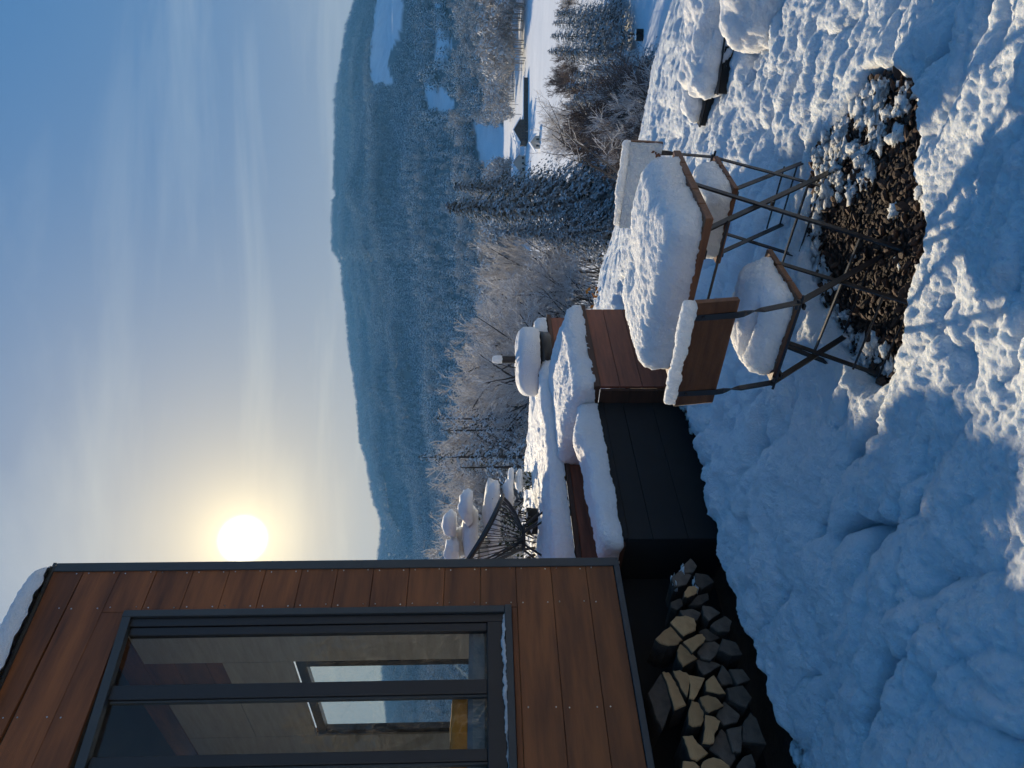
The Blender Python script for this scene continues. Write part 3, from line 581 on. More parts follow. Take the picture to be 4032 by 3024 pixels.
# ------------------------------------------------------------------ firewood
def logs():
    TAN = [[(360,570),(400,525),(470,518),(540,540),(556,590),(550,630),(460,672)],[(247,695),(300,640),(362,598),(455,703),(400,740),(345,745),(290,730)],[(455,715),(560,660),(600,655),(625,690),(600,730),(525,795)],[(435,730),(562,840),(455,903),(415,830),(410,780)],
      [(380,930),(430,925),(495,960),(503,1030),(485,1130),(440,1060)],[(300,940),(345,940),(400,1020),(430,1090),(480,1190),(390,1228),(365,1130),(330,1010)],[(490,960),(620,985),(575,1080),(535,1150),(500,1140),(510,1040)],[(685,962),(775,1105),(700,1100),(625,1080),(625,1010)],
      [(580,1130),(640,1112),(700,1130),(762,1195),(690,1225),(650,1245),(600,1190)],[(520,1150),(570,1170),(610,1230),(612,1300),(590,1345),(530,1350),(497,1330),(498,1220)],[(620,1258),(680,1270),(737,1305),(715,1370),(690,1400),(685,1475),(600,1475),(620,1360)],[(450,1420),(525,1412),(560,1470),(645,1550),(560,1610),(515,1590),(485,1500)],
      [(590,1640),(620,1600),(680,1578),(740,1595),(800,1640),(830,1700),(600,1700)],[(455,1605),(530,1610),(580,1650),(560,1720),(440,1720)],[(465,340),(500,300),(545,298),(568,320),(560,350),(500,380),(462,380)]]
    GREY = [[(570,640),(620,615),(690,640),(732,690),(660,720),(600,700)],[(560,790),(610,720),(690,710),(735,740),(700,820),(660,855),(590,840)],[(555,850),(620,850),(700,870),(740,890),(660,945),(610,965),(575,920)],[(745,885),(800,950),(828,1035),(745,1040),(710,975)],
      [(740,1360),(790,1420),(830,1530),(848,1600),(800,1660),(720,1570),(650,1520),(700,1420)],[(860,1640),(900,1580),(965,1550),(1000,1640),(980,1700),(860,1700)],[(600,445),(670,455),(735,500),(650,560),(610,520)],[(560,370),(640,350),(650,400),(590,440),(500,440)],[(360,420),(440,390),(455,440),(410,480),(370,460)],
      [(680,570),(770,520),(820,560),(800,640),(720,640),(660,600)],[(750,690),(850,720),(900,810),(820,820),(720,780)],[(800,920),(900,920),(960,1000),(860,1040)],[(780,1060),(900,1040),(970,1130),(930,1210),(800,1150)],[(900,1340),(960,1240),(1010,1300),(1080,1480),(900,1460)],[(780,1370),(895,1340),(890,1540),(830,1540)],[(700,1270),(760,1160),(880,1260),(860,1320),(760,1340)],
      [(190,1100),(290,950),(330,1030),(370,1200),(300,1380),(240,1250)],[(370,230),(440,180),(520,215),(480,290),(390,300)],[(545,200),(640,215),(690,270),(600,320),(540,280)],[(450,150),(510,90),(560,150),(530,200),(470,200)],[(430,480),(520,470),(590,500),(560,560),(450,520)]]
    tn = ['wide pale split log with smooth curved back, high in the pile','pale wedge log with a dark knotty blotch on its cut end','pale split log leaning against the knotty wedge log','pale triangular log wedged below the knotty wedge log','slim pale half-round log in the middle of the pile','long flat pale slab log with rough cut end','pale wedge log with its point down in mid pile','pale wedge log with its point to the top of mid pile','brownish half-round log lying flat in mid pile','pale rounded log with smooth D-shaped end','rough-ended pale split log with ragged edge','pale tapering log near the left end of the pile','large pale round-backed log at the left edge of view','small pale log at the left edge under the cabin base','small round log end high at the right end of the pile']
    gn = ['weathered log tucked under the wide pale log with curved back','grey log below the pale split log that leans on the knotty one','grey flat-topped log just left of the pale triangular log','grey wedge log beside the two pale logs of mid pile, lower side','big grey pointed log low down near the left edge of view','grey log at the lower left corner of the pile','grey triangular log below the small round log end','grey log touching the small round log end','small grey log above the wide pale log','dark log low at the right, below the wide pale log','dark half-round log on the ground below the grey split logs','dark log on the ground under the grey wedge log','dark log on the ground below the brownish half-round log','dark upright-ended log on the ground near the left of view','dark square-ended log beside the big grey pointed log','dark log between the D-ended log and the ground','large dark log hard under the cabin base trim','snow-dusted dark log at the upper right end of the pile','snow-dusted dark log lowest at the right end of the pile','snow-dusted dark log farthest right in the pile','dark log squeezed above the wide pale log']
    for grp, mm in ((TAN, 'logend'), (GREY, 'loggrey')):
        for i, poly in enumerate(grp):
            cx = sum(p[0] for p in poly)/len(poly); cyy = sum(p[1] for p in poly)/len(poly)
            c0 = at_b(2450+cx*.5267, 2150+cyy*.5267, .0); bb = .12*min(1, max(0, c0[2]/.45))-.10+random.uniform(-.02,.02)+(.02 if mm == 'loggrey' else -.03)
            q = [at_b(2450+x*.5267, 2150+y*.5267, bb) for x, y in poly]
            # refine outline so the cut end reads as split wood
            Q = []
            for j in range(len(q)):
                a, b = q[j], q[(j+1) % len(q)]; Q += [a, a*.66+b*.34+np.array([random.gauss(0,.002),0,random.gauss(0,.002)]), a*.33+b*.67+np.array([random.gauss(0,.002),0,random.gauss(0,.002)])]
            cc = sum(Q)/len(Q); n = len(Q); ln = random.uniform(.24,.30); tx, tz = random.uniform(-.01,.02), random.uniform(-.01,.01)
            lab = (tn if mm == 'logend' else gn)[i]
            t = thing('firewood_log', lab, 'log', tuple(P1+cc[0]*WA+bb*WB+np.array([0,0,cc[2]])), HROT, ('fresh-cut' if mm == 'logend' else 'weathered')+' logs in the firewood pile')
            front = [(v[0]-cc[0], random.gauss(0,.001), v[2]-cc[2]) for v in Q]; rim = [(v[0]*.0+u[0]*1.0, .006, u[2]) for v, u in zip(Q, front)]
            ins = [(u[0]*.94, -.003, u[2]*.94) for u in front]; back = [(u[0]*.96+tx, ln, u[2]*.96+tz) for u in front]
            vs = ins+rim+back; fs = [tuple(range(n))]+[(j, (j+1) % n, n+(j+1) % n, n+j) for j in range(n)]
            cut = MB().add(vs[:2*n], [tuple(reversed(f)) for f in fs]); cut.build('cut_end', M[mm], t)
            body = MB().add(rim+back, [(j, n+j, n+(j+1) % n, (j+1) % n) for j in range(n)]+[tuple(range(n, 2*n))]); body.build('bark_side', M['bark'], t)
            if mm == 'loggrey' and i in (17, 18, 19):
                v, f = clump_verts((random.uniform(-.01,.01), .03, .045), (.05,.03,.016), i*7); mesh_np('snow_patch', v, f, M['snow'], t)
logs()
# ------------------------------------------------------------------ bistro table and folding chairs
TA = R(42)
tab = thing('garden_table', 'wooden folding bistro table with crossed black iron legs under deep snow', 'table', (.556, 3.314, 0), -TA)
TL, TW, TZ = .85, .645, .76
nb = 5; bw = TW/nb
for i in range(nb): MB().box(-TL/2, TL/2, -TW/2+i*bw+.002, -TW/2+(i+1)*bw-.002, TZ-.034, TZ).build('plank', M['tablewood'], tab, bevel=.003)
MB().box(-TL/2+.16, -TL/2+.20, -TW/2+.02, TW/2-.02, TZ-.046, TZ-.035).build('cross_batten', M['iron'], tab)
MB().box(TL/2-.20, TL/2-.16, -TW/2+.02, TW/2-.02, TZ-.046, TZ-.035).build('cross_batten', M['iron'], tab)
for sx in (1, -1):
    x = sx*(TL/2-.10); g = -.07
    MB().beam((x, TW/2-.10, TZ-.035), (x, -TW/2-.06, g), .026, .009, (0,1,0)).build('leg', M['iron'], tab)
    MB().beam((x-.014*sx, -TW/2+.10, TZ-.035), (x-.014*sx, TW/2+.06, g), .026, .009, (0,1,0)).build('leg', M['iron'], tab)
    MB().tube([(x+.012, 0, .345+.02), (x-.03*sx, 0, .345+.02)], .008, 8).build('pivot_bolt', M['iron'], tab)
for yy, zz in ((-TW/2+.03, .085), (TW/2-.03, .085), (-.15, .60)): MB().beam((-TL/2+.10, yy, zz), (TL/2-.10, yy, zz), .012, .008, (0,1,0)).build('stretcher', M['iron'], tab)
def tbheap(u, v): return .018*(1-u*u)*(1-v*v)-.045*np.exp(-((u+.25)/.22)**2-((v-.35)/.25)**2)+.01*np.exp(-((u-.3)/.4)**2-((v-.2)/.4)**2)
snow_slab('snow_cap', TL/2-.004, TW/2-.004, .145, .095, tab, (0,0,TZ), res=.0095, amp=.008, fine=.0035, seed=41, heap=tbheap, hang=.003)
def chair(name, label, loc, rz, seed, facesnow=False):
    t = thing(name, label, 'chair', loc, rz, 'folding chairs at the bistro table')
    w, dp, sz = .42, .40, .43
    for i in range(3): MB().box(-w/2, w/2, -dp/2+i*dp/3+.003, -dp/2+(i+1)*dp/3-.003, sz-.026, sz).build('seat_slat', M['tablewood'], t, bevel=.003)
    # seat frame flats
    for s in (-1, 1): MB().beam((s*(w/2-.04), -dp/2-.005, sz-.034), (s*(w/2-.04), dp/2-.02, sz-.034), .02, .008, (1,0,0)).build('seat_rail', M['iron'], t)
    MB().tube([(-w/2-.02, -dp/2-.012, sz-.01), (w/2+.02, -dp/2-.012, sz-.01)], .006, 6).build('pivot_rod', M['iron'], t)
    g = -.075
    for s in (-1, 1):
        x = s*(w/2-.012)
        up = MB().tube([(x*.96, -.318, .845), (x*.96, -.312, .70)], .001, 4)
        up = MB().beam((x*.93, -.300, .86), (x*.95, -.283, .685), .026, .006, (1,0,0))
        # quarter twist in the flat bar
        P0, Q0 = Vector((x*.95, -.283, .685)), Vector((x, -.21, .43)); vs = []; seg = 10
        for k in range(seg+1):
            f = k/seg; c = P0.lerp(Q0, f); an = min(1, max(0, (f-.1)/.3))*math.pi/2; d = (Q0-P0).normalized(); a = Vector((1,0,0)); b = d.cross(a).normalized()
            A = a*math.cos(an)+b*math.sin(an); B = d.cross(A)
            vs += [c+A*(e*.013)+B*(h*.003) for e, h in ((-1,-1),(1,-1),(1,1),(-1,1))]
        up.add(vs, [(k*4+j, k*4+(j+1) % 4, k*4+4+(j+1) % 4, k*4+4+j) for k in range(seg) for j in range(4)])
        up.beam((x, -.21, .43), (x, .17, g), .026, .006, (0,1,0)); up.build('leg', M['iron'], t)
        MB().beam((x-.02*s, .14, sz-.03), (x-.02*s, -.21, g), .026, .006, (0,1,0)).build('leg', M['iron'], t)
        MB().tube([(x+.012*s, -.21, .43), (x-.03*s, -.21, .43)], .008, 8).build('bolt', M['iron'], t)
        MB().tube([(x*.94, -.306, .82), (x*.94, -.298, .82)], .007, 8).build('bolt', M['iron'], t)
    for y, z in ((-.19, -.03), (.15, -.02), (-.14, .06)): MB().tube([(-w/2+.03, y, z), (w/2-.03, y, z)], .005, 6).build('stretcher', M['iron'], t)
    # backrest plank, leaning back, with fine ribs on its rear face
    bk = MB(); bwid = .25; n = 34; zz0, zz1 = -.085, .085
    bk.box(-bwid, bwid, -.010, .010 if facesnow else .012, zz0, zz1)
    for i in range(n):
        z = zz0+.004+(zz1-zz0-.008)*(i+.5)/n; bk.box(-bwid, bwid, -.0125, -.0102, z-.0014, z+.0014)
    b = bk.build('backrest', M['tablewood'], t); b.location = (0, -.278, .775); b.rotation_euler = (R(8), 0, 0)
    snow_slab('backrest_snow', bwid-.002, .017, .042, .018, t, (0, -.291, .857), res=.006, amp=.006, fine=.003, seed=seed+5)
    if facesnow:
        v = []; f = []; k = 0
        nx, nz = 90, 32; X, Z = np.meshgrid(np.linspace(-bwid, bwid, nx), np.linspace(zz0, zz1, nz)); Y = .012+.008*np.clip(fbm(X*22, Z*22, seed=5, oct=4)*.8+.95+Z*3, 0, 1.5); Y = np.where(Y < .0128, .009, Y)
        idx = np.arange(nx*nz).reshape(nz, nx); F = np.stack([idx[:-1,:-1], idx[1:,:-1], idx[1:,1:], idx[:-1,1:]], -1).reshape(-1, 4)
        o = mesh_np('plastered_snow', np.stack([X, Y, Z], -1).reshape(-1, 3), F, M['snow'], t, loc=(0,-.278,.775)); o.rotation_euler = (R(8), 0, 0)
    if not facesnow:
        def hp(u, v): return .012*(1-u*u)*(1-v*v)-.09*np.exp(-((v+.62)/.10)**4-((u+.12)/.62)**4)-.03*smooth(u, .5, 1)*smooth(v, 0, 1)
        snow_slab('seat_snow', w/2-.004, dp/2-.012, .115, .085, t, (0, .008, sz), res=.008, amp=.009, fine=.0035, seed=seed, heap=hp)
    else:
        snow_slab('seat_snow', w/2-.004, dp/2-.004, .12, .08, t, (0, .0, sz), res=.008, amp=.008, fine=.0035, seed=seed, heap=lambda u, v: .012*(1-u*u)*(1-v*v))
    return t
chair('folding_chair', 'wooden folding chair nearest the camera, back turned, snow on seat and backrest', (.292, 2.977, 0), -R(39), 50)
chair('folding_chair', 'folding chair on the far side of the table, snow plastered on its backrest', (.915, 3.68, 0), -R(40)+math.pi, 60, True)

# ------------------------------------------------------------------ string chair on the deck
ac = thing('string_chair', 'black round string lounge chair with splayed iron legs on the snowy deck', 'chair', (-1.52, 7.0, .985), R(-80))
hub = Vector((0, .0, .26)); NR = 46; rim = []
for i in range(64):
    t = 2*math.pi*i/64; f = math.cos(t); s = math.sin(t)   # f=1 front, -1 back top
    rim.append(Vector((.37*s*(1-.12*f), .02+.40*f+.02*(1-f*f), .64-.235*f+.05*f*f)))
MB().tube(rim, .021, 8, closed=True).build('rim', M['iron'], ac, shade=True)
ring = [Vector((.13*math.sin(2*math.pi*i/32), .0+.13*math.cos(2*math.pi*i/32), .25)) for i in range(32)]
MB().tube(ring, .012, 6, closed=True).build('base_ring', M['iron'], ac, shade=True)
for i in range(NR):
    t = 2*math.pi*(i+.5)/NR; f = math.cos(t); s = math.sin(t); a = Vector((.37*s*(1-.12*f), .02+.40*f+.02*(1-f*f), .64-.235*f+.05*f*f)); e = Vector((.11*math.sin(t), .11*math.cos(t), .262))
    m = a.lerp(e, .5)+Vector((0, 0, -.03)); MB().tube([a, a.lerp(m, .5)+Vector((0,0,-.01)), m, e], .0042, 4).build('cord', M['iron'], ac)
for k in range(4):
    t = math.pi/4+k*math.pi/2
    for dt in (-.13, .13):
        p0 = Vector((.12*math.sin(t+dt*2.5), .12*math.cos(t+dt*2.5), .26)); p1 = Vector((.47*math.sin(t+dt*1.3), .47*math.cos(t+dt*1.3), -.10)); MB().tube([p0, p1], .0105, 6).build('leg', M['iron'], ac)
for s in (-1, 1): MB().tube([(s*.10, -.02, .25), (s*.30, -.26, .70)], .010, 6).build('back_stay', M['iron'], ac)

# snow-laden shrubs behind it
def shrub(label, loc, rad, seed, pads, pot=False):
    t = thing('snowy_shrub', label, 'shrub', loc, 0, 'snow-laden shrubs on the deck edge'); r = random.Random(seed); mb = MB()
    for i in range(420):
        d = Vector((r.gauss(0,1), r.gauss(0,1), r.gauss(0,.8))).normalized()*r.uniform(.3,1); c = Vector((d.x*rad, d.y*rad, rad*1.1+d.z*rad)); a = Vector((r.gauss(0,1), r.gauss(0,1), r.gauss(0,.6))).normalized(); b = a.orthogonal().normalized(); s = r.uniform(.02,.045)
        mb.add([c-a*s, c+b*s*.4, c+a*s, c-b*s*.4], [(0,1,2,3)])
    mb.build('foliage', M['shrubsnow'], t)
    st = MB()
    for i in range(9):
        d = Vector((r.gauss(0,.5), r.gauss(0,.5), 1)).normalized(); st.tube([(0,0,-.1), d*rad*.9, d*rad*1.9], [.012,.008,.003], 5)
    st.build('stem', M['trunk'], t)
    for j, (x, y, z, sx, sy, sz) in enumerate(pads):
        v, f = clump_verts((x, y, z*1.02), (sx*1.0, sy*1.05, sz*1.0), seed*10+j, 3, .13); v[:, 2] = np.maximum(v[:, 2], z-sz*.35); mesh_np('snow_pad', v, f, M['cap'], t)
    if pot: lathe([(.0,-.12),(.12,-.12),(.15,.18),(.135,.18),(.12,.1),(0,.1)], 24).build('pot', M['felt'], t, shade=True)
    return t
def dk(x, y, Y): q = at_y(1750+x*.31646, 1850+y*.31646, Y); return q
q = dk(900, 640, 7.75); shrub('broad shrub behind the string chair with stacked pads of snow', (q[0], 7.75, .98), .36, 5, [(.1,0,.52,.36,.3,.13),(-.15,.05,.75,.30,.28,.12),(.18,-.1,.80,.20,.2,.10),(-.33,0,.95,.16,.16,.11),(-.02,0,.98,.15,.15,.10),(-.42,.1,.62,.2,.2,.10),(.32,-.1,.36,.16,.16,.08)], True)
q = dk(900, 950, 7.9); shrub('shrub by the cabin corner seen through the cords of the chair', (q[0], 7.9, .98), .34, 6, [(0,0,.5,.32,.28,.13),(-.12,0,.72,.24,.22,.11),(.05,0,.88,.17,.16,.10)])
q = dk(980, 130, 8.6); shrub('small snow-capped shrub at the far right edge of the deck', (q[0], 8.6, .98), .11, 7, [(0,0,.20,.14,.12,.06),(.05,0,.30,.10,.1,.05)])

# ------------------------------------------------------------------ low black planters at the right
def planter(label, p0, p1, w, h, st, seed, over=.05, zo=-.12):
    p0, p1 = np.array(p0), np.array(p1); d = p1-p0; L = float(np.hypot(*d)); rz = math.atan2(d[1], d[0]); t = thing('planter_box', label, 'planter', (p0[0], p0[1], zo), rz, 'low black boxes under snow')
    MB().box(0, L, 0, w, -.1, h).build('box_wall', M['felt'], t, bevel=.006); MB().box(-.008, L+.008, -.008, w+.008, h+.001, h+.014).build('rim', M['iron'], t, bevel=.003)
    snow_slab('snow_cap', L/2+over, w/2+over*.8, st, st*.98, t, (L/2, w/2+.01, h+.006), res=.014, amp=.03, fine=.004, seed=seed, hang=.05)
planter('long low black box under a thick snow slab at the right edge', (2.06, 4.98), (3.0, 4.55), .45, .09, .17, 71)
planter('small black box with a square snow cap beyond the long black box', (1.99, 5.42), (2.17, 5.26), .22, .08, .14, 72, .02)
planter('black box half buried under rounded snow, nearest of the low boxes', (2.12, 4.28), (2.75, 4.0), .42, -.03, .26, 73, .09, -.14)
# ------------------------------------------------------------------ trees
def conifer_np(h, rad, whorls, per, seed, sprays=3, sides=3, droop=.35, low=.05, size=.16, pw=.75, jit=.5):
    r = np.random.default_rng(seed); V = []; F = []; k = 0
    for i in range(whorls):
        f = (i+.5)/whorls; z = h*(low+(1-low)*f**.9); L0 = rad*(1-f)**pw*(.75+.5*r.random())+.02*h*(1-f)+.015*h
        m = max(3, int(per*(1-.4*f)))
        for j in range(m):
            a = 2*math.pi*(j+r.random()*.9)/m; L = L0*(.65+.6*r.random()); ca, sa = math.cos(a), math.sin(a); zz = z+r.normal()*h/whorls*jit
            for s in range(sprays):
                t = (s+.6+.5*r.random())/sprays; dist = L*t; zc = zz-droop*L*t*t+.10*L*t
                for q in range(sides):
                    aa = a+(q-(sides-1)/2)*.75+r.normal()*.25; w = size*rad*(1.15-.5*t)*(.7+.7*r.random())*(.4+.7*(1-f)); ln = w*(1.6+r.random()); tilt = -.25-.5*droop+r.normal()*.3
                    c = np.array([ca*dist, sa*dist, zc]); d = np.array([math.cos(aa), math.sin(aa), tilt]); d /= np.linalg.norm(d); p = np.array([-math.sin(aa), math.cos(aa), r.normal()*.35]); 
                    V += [c-d*ln*.15, c+d*ln*.45+p*w*.42, c+d*ln*1.0, c+d*ln*.45-p*w*.42]; F.append((k, k+1, k+2, k+3)); k += 4
    return np.array(V), np.array(F)
def make_conifer(name, label, h, rad, seed, loc, rz, whorls=34, per=11, group=None, kw_m='spruce', **kw):
    t = thing(name, label, 'tree', loc, rz, group); V, F = conifer_np(h, rad, whorls, per, seed, **kw)
    mesh_np('crown', V, F, M[kw_m], t, shade=False)
    MB().tube([(0,0,-.5), (0,0,h*.5), (0,0,h*.98)], [h*.016, h*.009, h*.002], 7).build('trunk', M['trunk'], t, shade=True); return t
def bare_tree_np(h, seed, levels=4, spread=.55, up=.25, nchild=(6,6,5,4), r0=.013, multi=1, tw=.020):
    r = random.Random(seed); trunk = MB(); segs = []
    def grow(p, d, L, rad, lv):
        n = 4 if lv < 2 else 3 if lv < levels else 2; pts = [p]; dd = d.copy()
        for i in range(n):
            dd = (dd+Vector((r.gauss(0,.12), r.gauss(0,.12), r.gauss(0,.08)+.05*up)) * (1 if lv else .45)).normalized(); pts.append(pts[-1]+dd*L/n)
        if lv <= 1: trunk.tube(pts, [rad*(1-.7*i/n) for i in range(n+1)], 6 if lv == 0 else 4)
        else:
            for i in range(n): segs.append((pts[i], pts[i+1], rad*(1-.6*i/n), rad*(1-.6*(i+1)/n)))
        if lv < levels:
            for c in range(nchild[min(lv, len(nchild)-1)]):
                f = r.uniform(.22 if lv else .25, 1.0); i = min(n-1, int(f*n)); q = pts[i].lerp(pts[i+1], f*n-i); a = dd.orthogonal().normalized(); a.rotate(Matrix.Rotation(r.uniform(0, 6.3), 3, dd))
                e = (dd*(.75)+a*spread*r.uniform(.7,1.5)+Vector((0,0,up))).normalized(); grow(q, e, L*r.uniform(.42,.62)*(1.15-.45*f), rad*.45, lv+1)
    for m in range(multi): grow(Vector((r.uniform(-.1,.1), r.uniform(-.1,.1), -.3)), Vector((r.gauss(0,.16 if multi > 1 else .04), r.gauss(0,.16 if multi > 1 else .04), 1)).normalized(), h*.72, h*r0, 0)
    V = np.zeros((len(segs)*6, 3)); F = np.zeros((len(segs)*3, 4), int)
    for i, (a, b, ra, rb) in enumerate(segs):
        d = (b-a).normalized(); u = d.orthogonal().normalized(); w = d.cross(u)
        for j in range(3):
            t = 2.094*j; o = u*math.cos(t)+w*math.sin(t); V[i*6+j] = a+o*max(ra, tw); V[i*6+3+j] = b+o*max(rb, tw*.6)
            F[i*3+j] = (i*6+j, i*6+(j+1) % 3, i*6+3+(j+1) % 3, i*6+3+j)
    zm = max(V[:, 2].max(), max(v[2] for v in trunk.v))/h
    V[:, :] /= zm; trunk.v = [(v[0]/zm, v[1]/zm, v[2]/zm) for v in trunk.v]
    return trunk, V, F
def make_bare(name, label, h, seed, loc, rz=0, twig=None, group=None, m='rime', **kw):
    t = thing(name, label, 'tree', loc, rz, group); tr, V, F = bare_tree_np(h, seed, **kw); tr.build('trunk', M['trunk'], t, shade=True); mesh_np('crown', V, F, M[m], t); return t
def spot(x, y, Y):                          # foot of a tree whose top shows at pixel (x,y) of the 2212-wide view, Y metres away; returns location, height
    p = at_y(x*1.82278, y*1.82278, Y); z = gz(p[0], Y); return (p[0], Y, z-.3), p[2]-z+.3
# spruces below the lawn edge
loc, h = spot(958, 448, 58); S1 = make_conifer('spruce', 'tallest snow-dusted spruce standing just below the lawn edge', h, 6.2, 1, loc, 0, 34, 26, group='spruces below the lawn', droop=.5, size=.046, sprays=9, pw=1.05, jit=.22)
loc2, h2 = spot(978, 404, 60); dup(S1, loc2, 2.0, (.8, .8, h2/h), 'second spruce leaning into the right side of the tallest spruce')
loc3, h3 = spot(1085, 500, 55); dup(S1, loc3, 4.0, (.7, .7, h3/h), 'shorter spruce at the foot of the tallest spruce')
SP = [((1185,111,78), 'tall dark spruce at the left of the clump by the road'), ((1191,78,80), 'dark spruce second from the left of the clump by the road'), ((1195,50,82), 'dark spruce third from the left of the clump by the road'), ((1203,30,84), 'dark spruce at the right of the clump by the road'),
      ((1232,165,66), 'low dark spruce in front of the roadside clump'), ((1222,190,60), 'snow-clad spruce half hidden by the lawn edge'), ((1238,212,55), 'small snow-clad spruce beside the half hidden one'), ((1262,150,62), 'squat spruce low against the lawn edge'), ((1218,228,72), 'thin spruce between the bare brush and the snow-clad ones')]
S2 = None
for i, (q, lb) in enumerate(SP):
    l, hh = spot(*q)
    if S2 is None: S2 = make_conifer('spruce', lb, hh, 2.3, 9, l, 0, 40, 13, group='spruces by the road', droop=.3, low=.12, size=.085, sprays=6); HS2 = hh
    else: k = hh/HS2; dup(S2, l, i*1.3, (max(.55, min(1.25, k*1.1)),)*2+(k,), lb)
# snow-laden pines behind the deck
l, hh = spot(905, 988, 34); S3 = make_conifer('pine', 'slender snow-laden pine with a bent top behind the deck', hh, 1.9, 21, l, 0, 34, 7, group='pines behind the deck', kw_m='pine', droop=.7, low=.2, size=.07, sprays=5); HS3 = hh
for i, (q, lb) in enumerate([((935,905,38), 'snow-laden pine between the bare trees behind the deck'), ((950,930,36), 'lower pine crowding the slender pine behind the deck'), ((985,1010,32), 'small pine just behind the snowy shrubs')]):
    l, hh = spot(*q); dup(S3, l, 1.5+i*1.7, (1, 1, hh/HS3), lb)
# rimed bare trees
BT = [make_bare('bare_tree', 'broad rimed birch with fine twigs just right of the deck', 13, 31, (0,0,0), group='rimed bare trees', levels=4, nchild=(9,8,6,3)),
      make_bare('bare_tree', 'x', 13, 32, (0,0,0), group='rimed bare trees', levels=4, spread=.8, up=.12, nchild=(10,8,6,3), multi=1),
      make_bare('bare_tree', 'y', 11, 33, (0,0,0), group='rimed bare trees', levels=3, spread=.5, nchild=(8,9,7), multi=4)]
BH = [13, 13, 11]
places = [(1008,585,44,0,None), (1018,625,46,1,'rimed tree left of the broad birch at the end of the deck'), (1060,668,40,2,'many-stemmed rimed tree over the brown step box'), (1048,705,42,0,'rimed tree to the right of the stove flue'), (970,765,36,1,'tall dark-limbed rimed tree right behind the flue'), (985,805,33,2,'many-stemmed rimed tree left of the flue'), (958,850,40,0,'rimed tree between the flue and the pines'), (935,880,44,1,'rimed tree behind the right-hand pine'), (925,960,45,0,'rimed tree between the two taller pines'),
          (948,1040,40,2,'many-stemmed rimed tree behind the snowy shrubs'), (918,1090,46,1,'rimed tree rising above the string chair'), (930,1130,44,0,'rimed tree above the back of the string chair'), (928,1168,42,2,'rimed tree closest to the cabin corner'), (1048,580,48,2,'rimed brushy tree between birch and tallest spruce'), (1075,640,38,0,'low rimed tree behind the right end of the deck'), (1085,690,36,1,'low rimed tree behind the brown step box'), (1020,720,48,1,'rimed tree at the foot of the far wood, right of the flue'), (1040,612,50,2,'rimed brushy tree behind the broad birch'), (978,790,52,0,'rimed tree in the second row, just left of the flue'), (968,835,50,1,'rimed tree in the second row, right of the pines'), (955,900,50,2,'rimed many-stemmed tree in the gap right of the slender pine'), (960,985,48,2,'rimed many-stemmed tree behind the slender pine'), (945,1060,50,0,'rimed tree in the second row, right of the string chair'), (940,1110,52,1,'rimed tree in the second row, above the string chair'), (945,1150,50,0,'rimed tree in the second row, near the cabin corner'), (1000,745,44,0,'rimed tree in the second row, right of the flue')]
for i, (x, y, Y, k, lb) in enumerate(places):
    if y < 640: Y += 20
    l, hh = spot(x, y, Y); s = hh/BH[k]
    if i == 0: BT[0].location = l; BT[0].scale = (s*.7, s*.7, s)
    elif i == 1: BT[1].location = l; BT[1].scale = (s*.8, s*.8, s); BT[1]['label'] = lb
    elif i == 2: BT[2].location = l; BT[2].scale = (s, s, s); BT[2]['label'] = lb
    else: q_ = .65 if y < 640 else 1.1; dup(BT[k], l, i*2.1, (min(1.3, s*q_), min(1.3, s*q_), s), lb)
# bare brush on the slope at the right, with the two dark stems by the lawn edge
ys = at_z(1305*1.82278, 385*1.82278, -.3)
BS = make_bare('forked_sapling', 'dark two-stemmed bare sapling leaning right at the lawn edge', 1.75, 44, (ys[0], ys[1], -.45), R(40), levels=3, spread=.7, up=.05, nchild=(5,4,3), r0=.009, multi=2, m='rime', tw=.003)
BS.rotation_euler = (0, R(26), 0)
bb = [(1200,290,60), (1215,318,64), (1205,255,70), (1160,275,80), (1225,262,50), (1240,285,46), (1255,250,44), (1262,300,44), (1200,225,90), (1165,300,90), (1170,190,110), (1185,150,100), (1285,325,38), (1285,290,36), (1195,12,120), (1200,-20,110)]
BU = None
for i, (x, y, Y) in enumerate(bb):
    l, hh = spot(x, y, Y); lb = ['rimed scrub tree', 'brown scrub tree'][i % 2]+' on the slope below the lawn, '+['just above the far chair', 'left of the thin spruce', 'by the field edge', 'in front of the barn', 'low over the lawn edge', 'between sapling and snow-clad spruces', 'close to the snow-clad spruces', 'right of the forked sapling', 'beside the road field', 'under the barn field', 'at the left of the white field', 'in front of the white field', 'nearest above the lawn edge', 'nearest, left of the small planter', 'behind the roadside spruces', 'at the far right edge of view'][i]
    if BU is None: BU = make_bare('scrub_tree', lb, 9, 55, l, group='scrub on the slope', levels=3, spread=.6, nchild=(9,9,8), multi=4, m='brush'); BU.scale = (hh/9,)*3
    elif i % 3: dup(BU, l, i*1.1, (max(.5, hh/9),)*2+(hh/9,), lb)
    else: dup(BT[2], l, i*1.1, (max(.5, hh/11),)*2+(hh/11,), lb); 
# trees off to the right that the cabin window mirrors
for i, (x, y, s) in enumerate(((15,-1.5,1.0), (18,2.5,1.1), (17,-5,1.0), (22,0,1.3), (24,5,1.2), (21,-8,1.2), (27,-3,1.4), (20,6,1.0))):
    dup(BT[i % 3], (x, y, gz(x, y)-.3), i*1.9, s, 'bare tree on the bank to the right, mirrored in the cabin window'); 
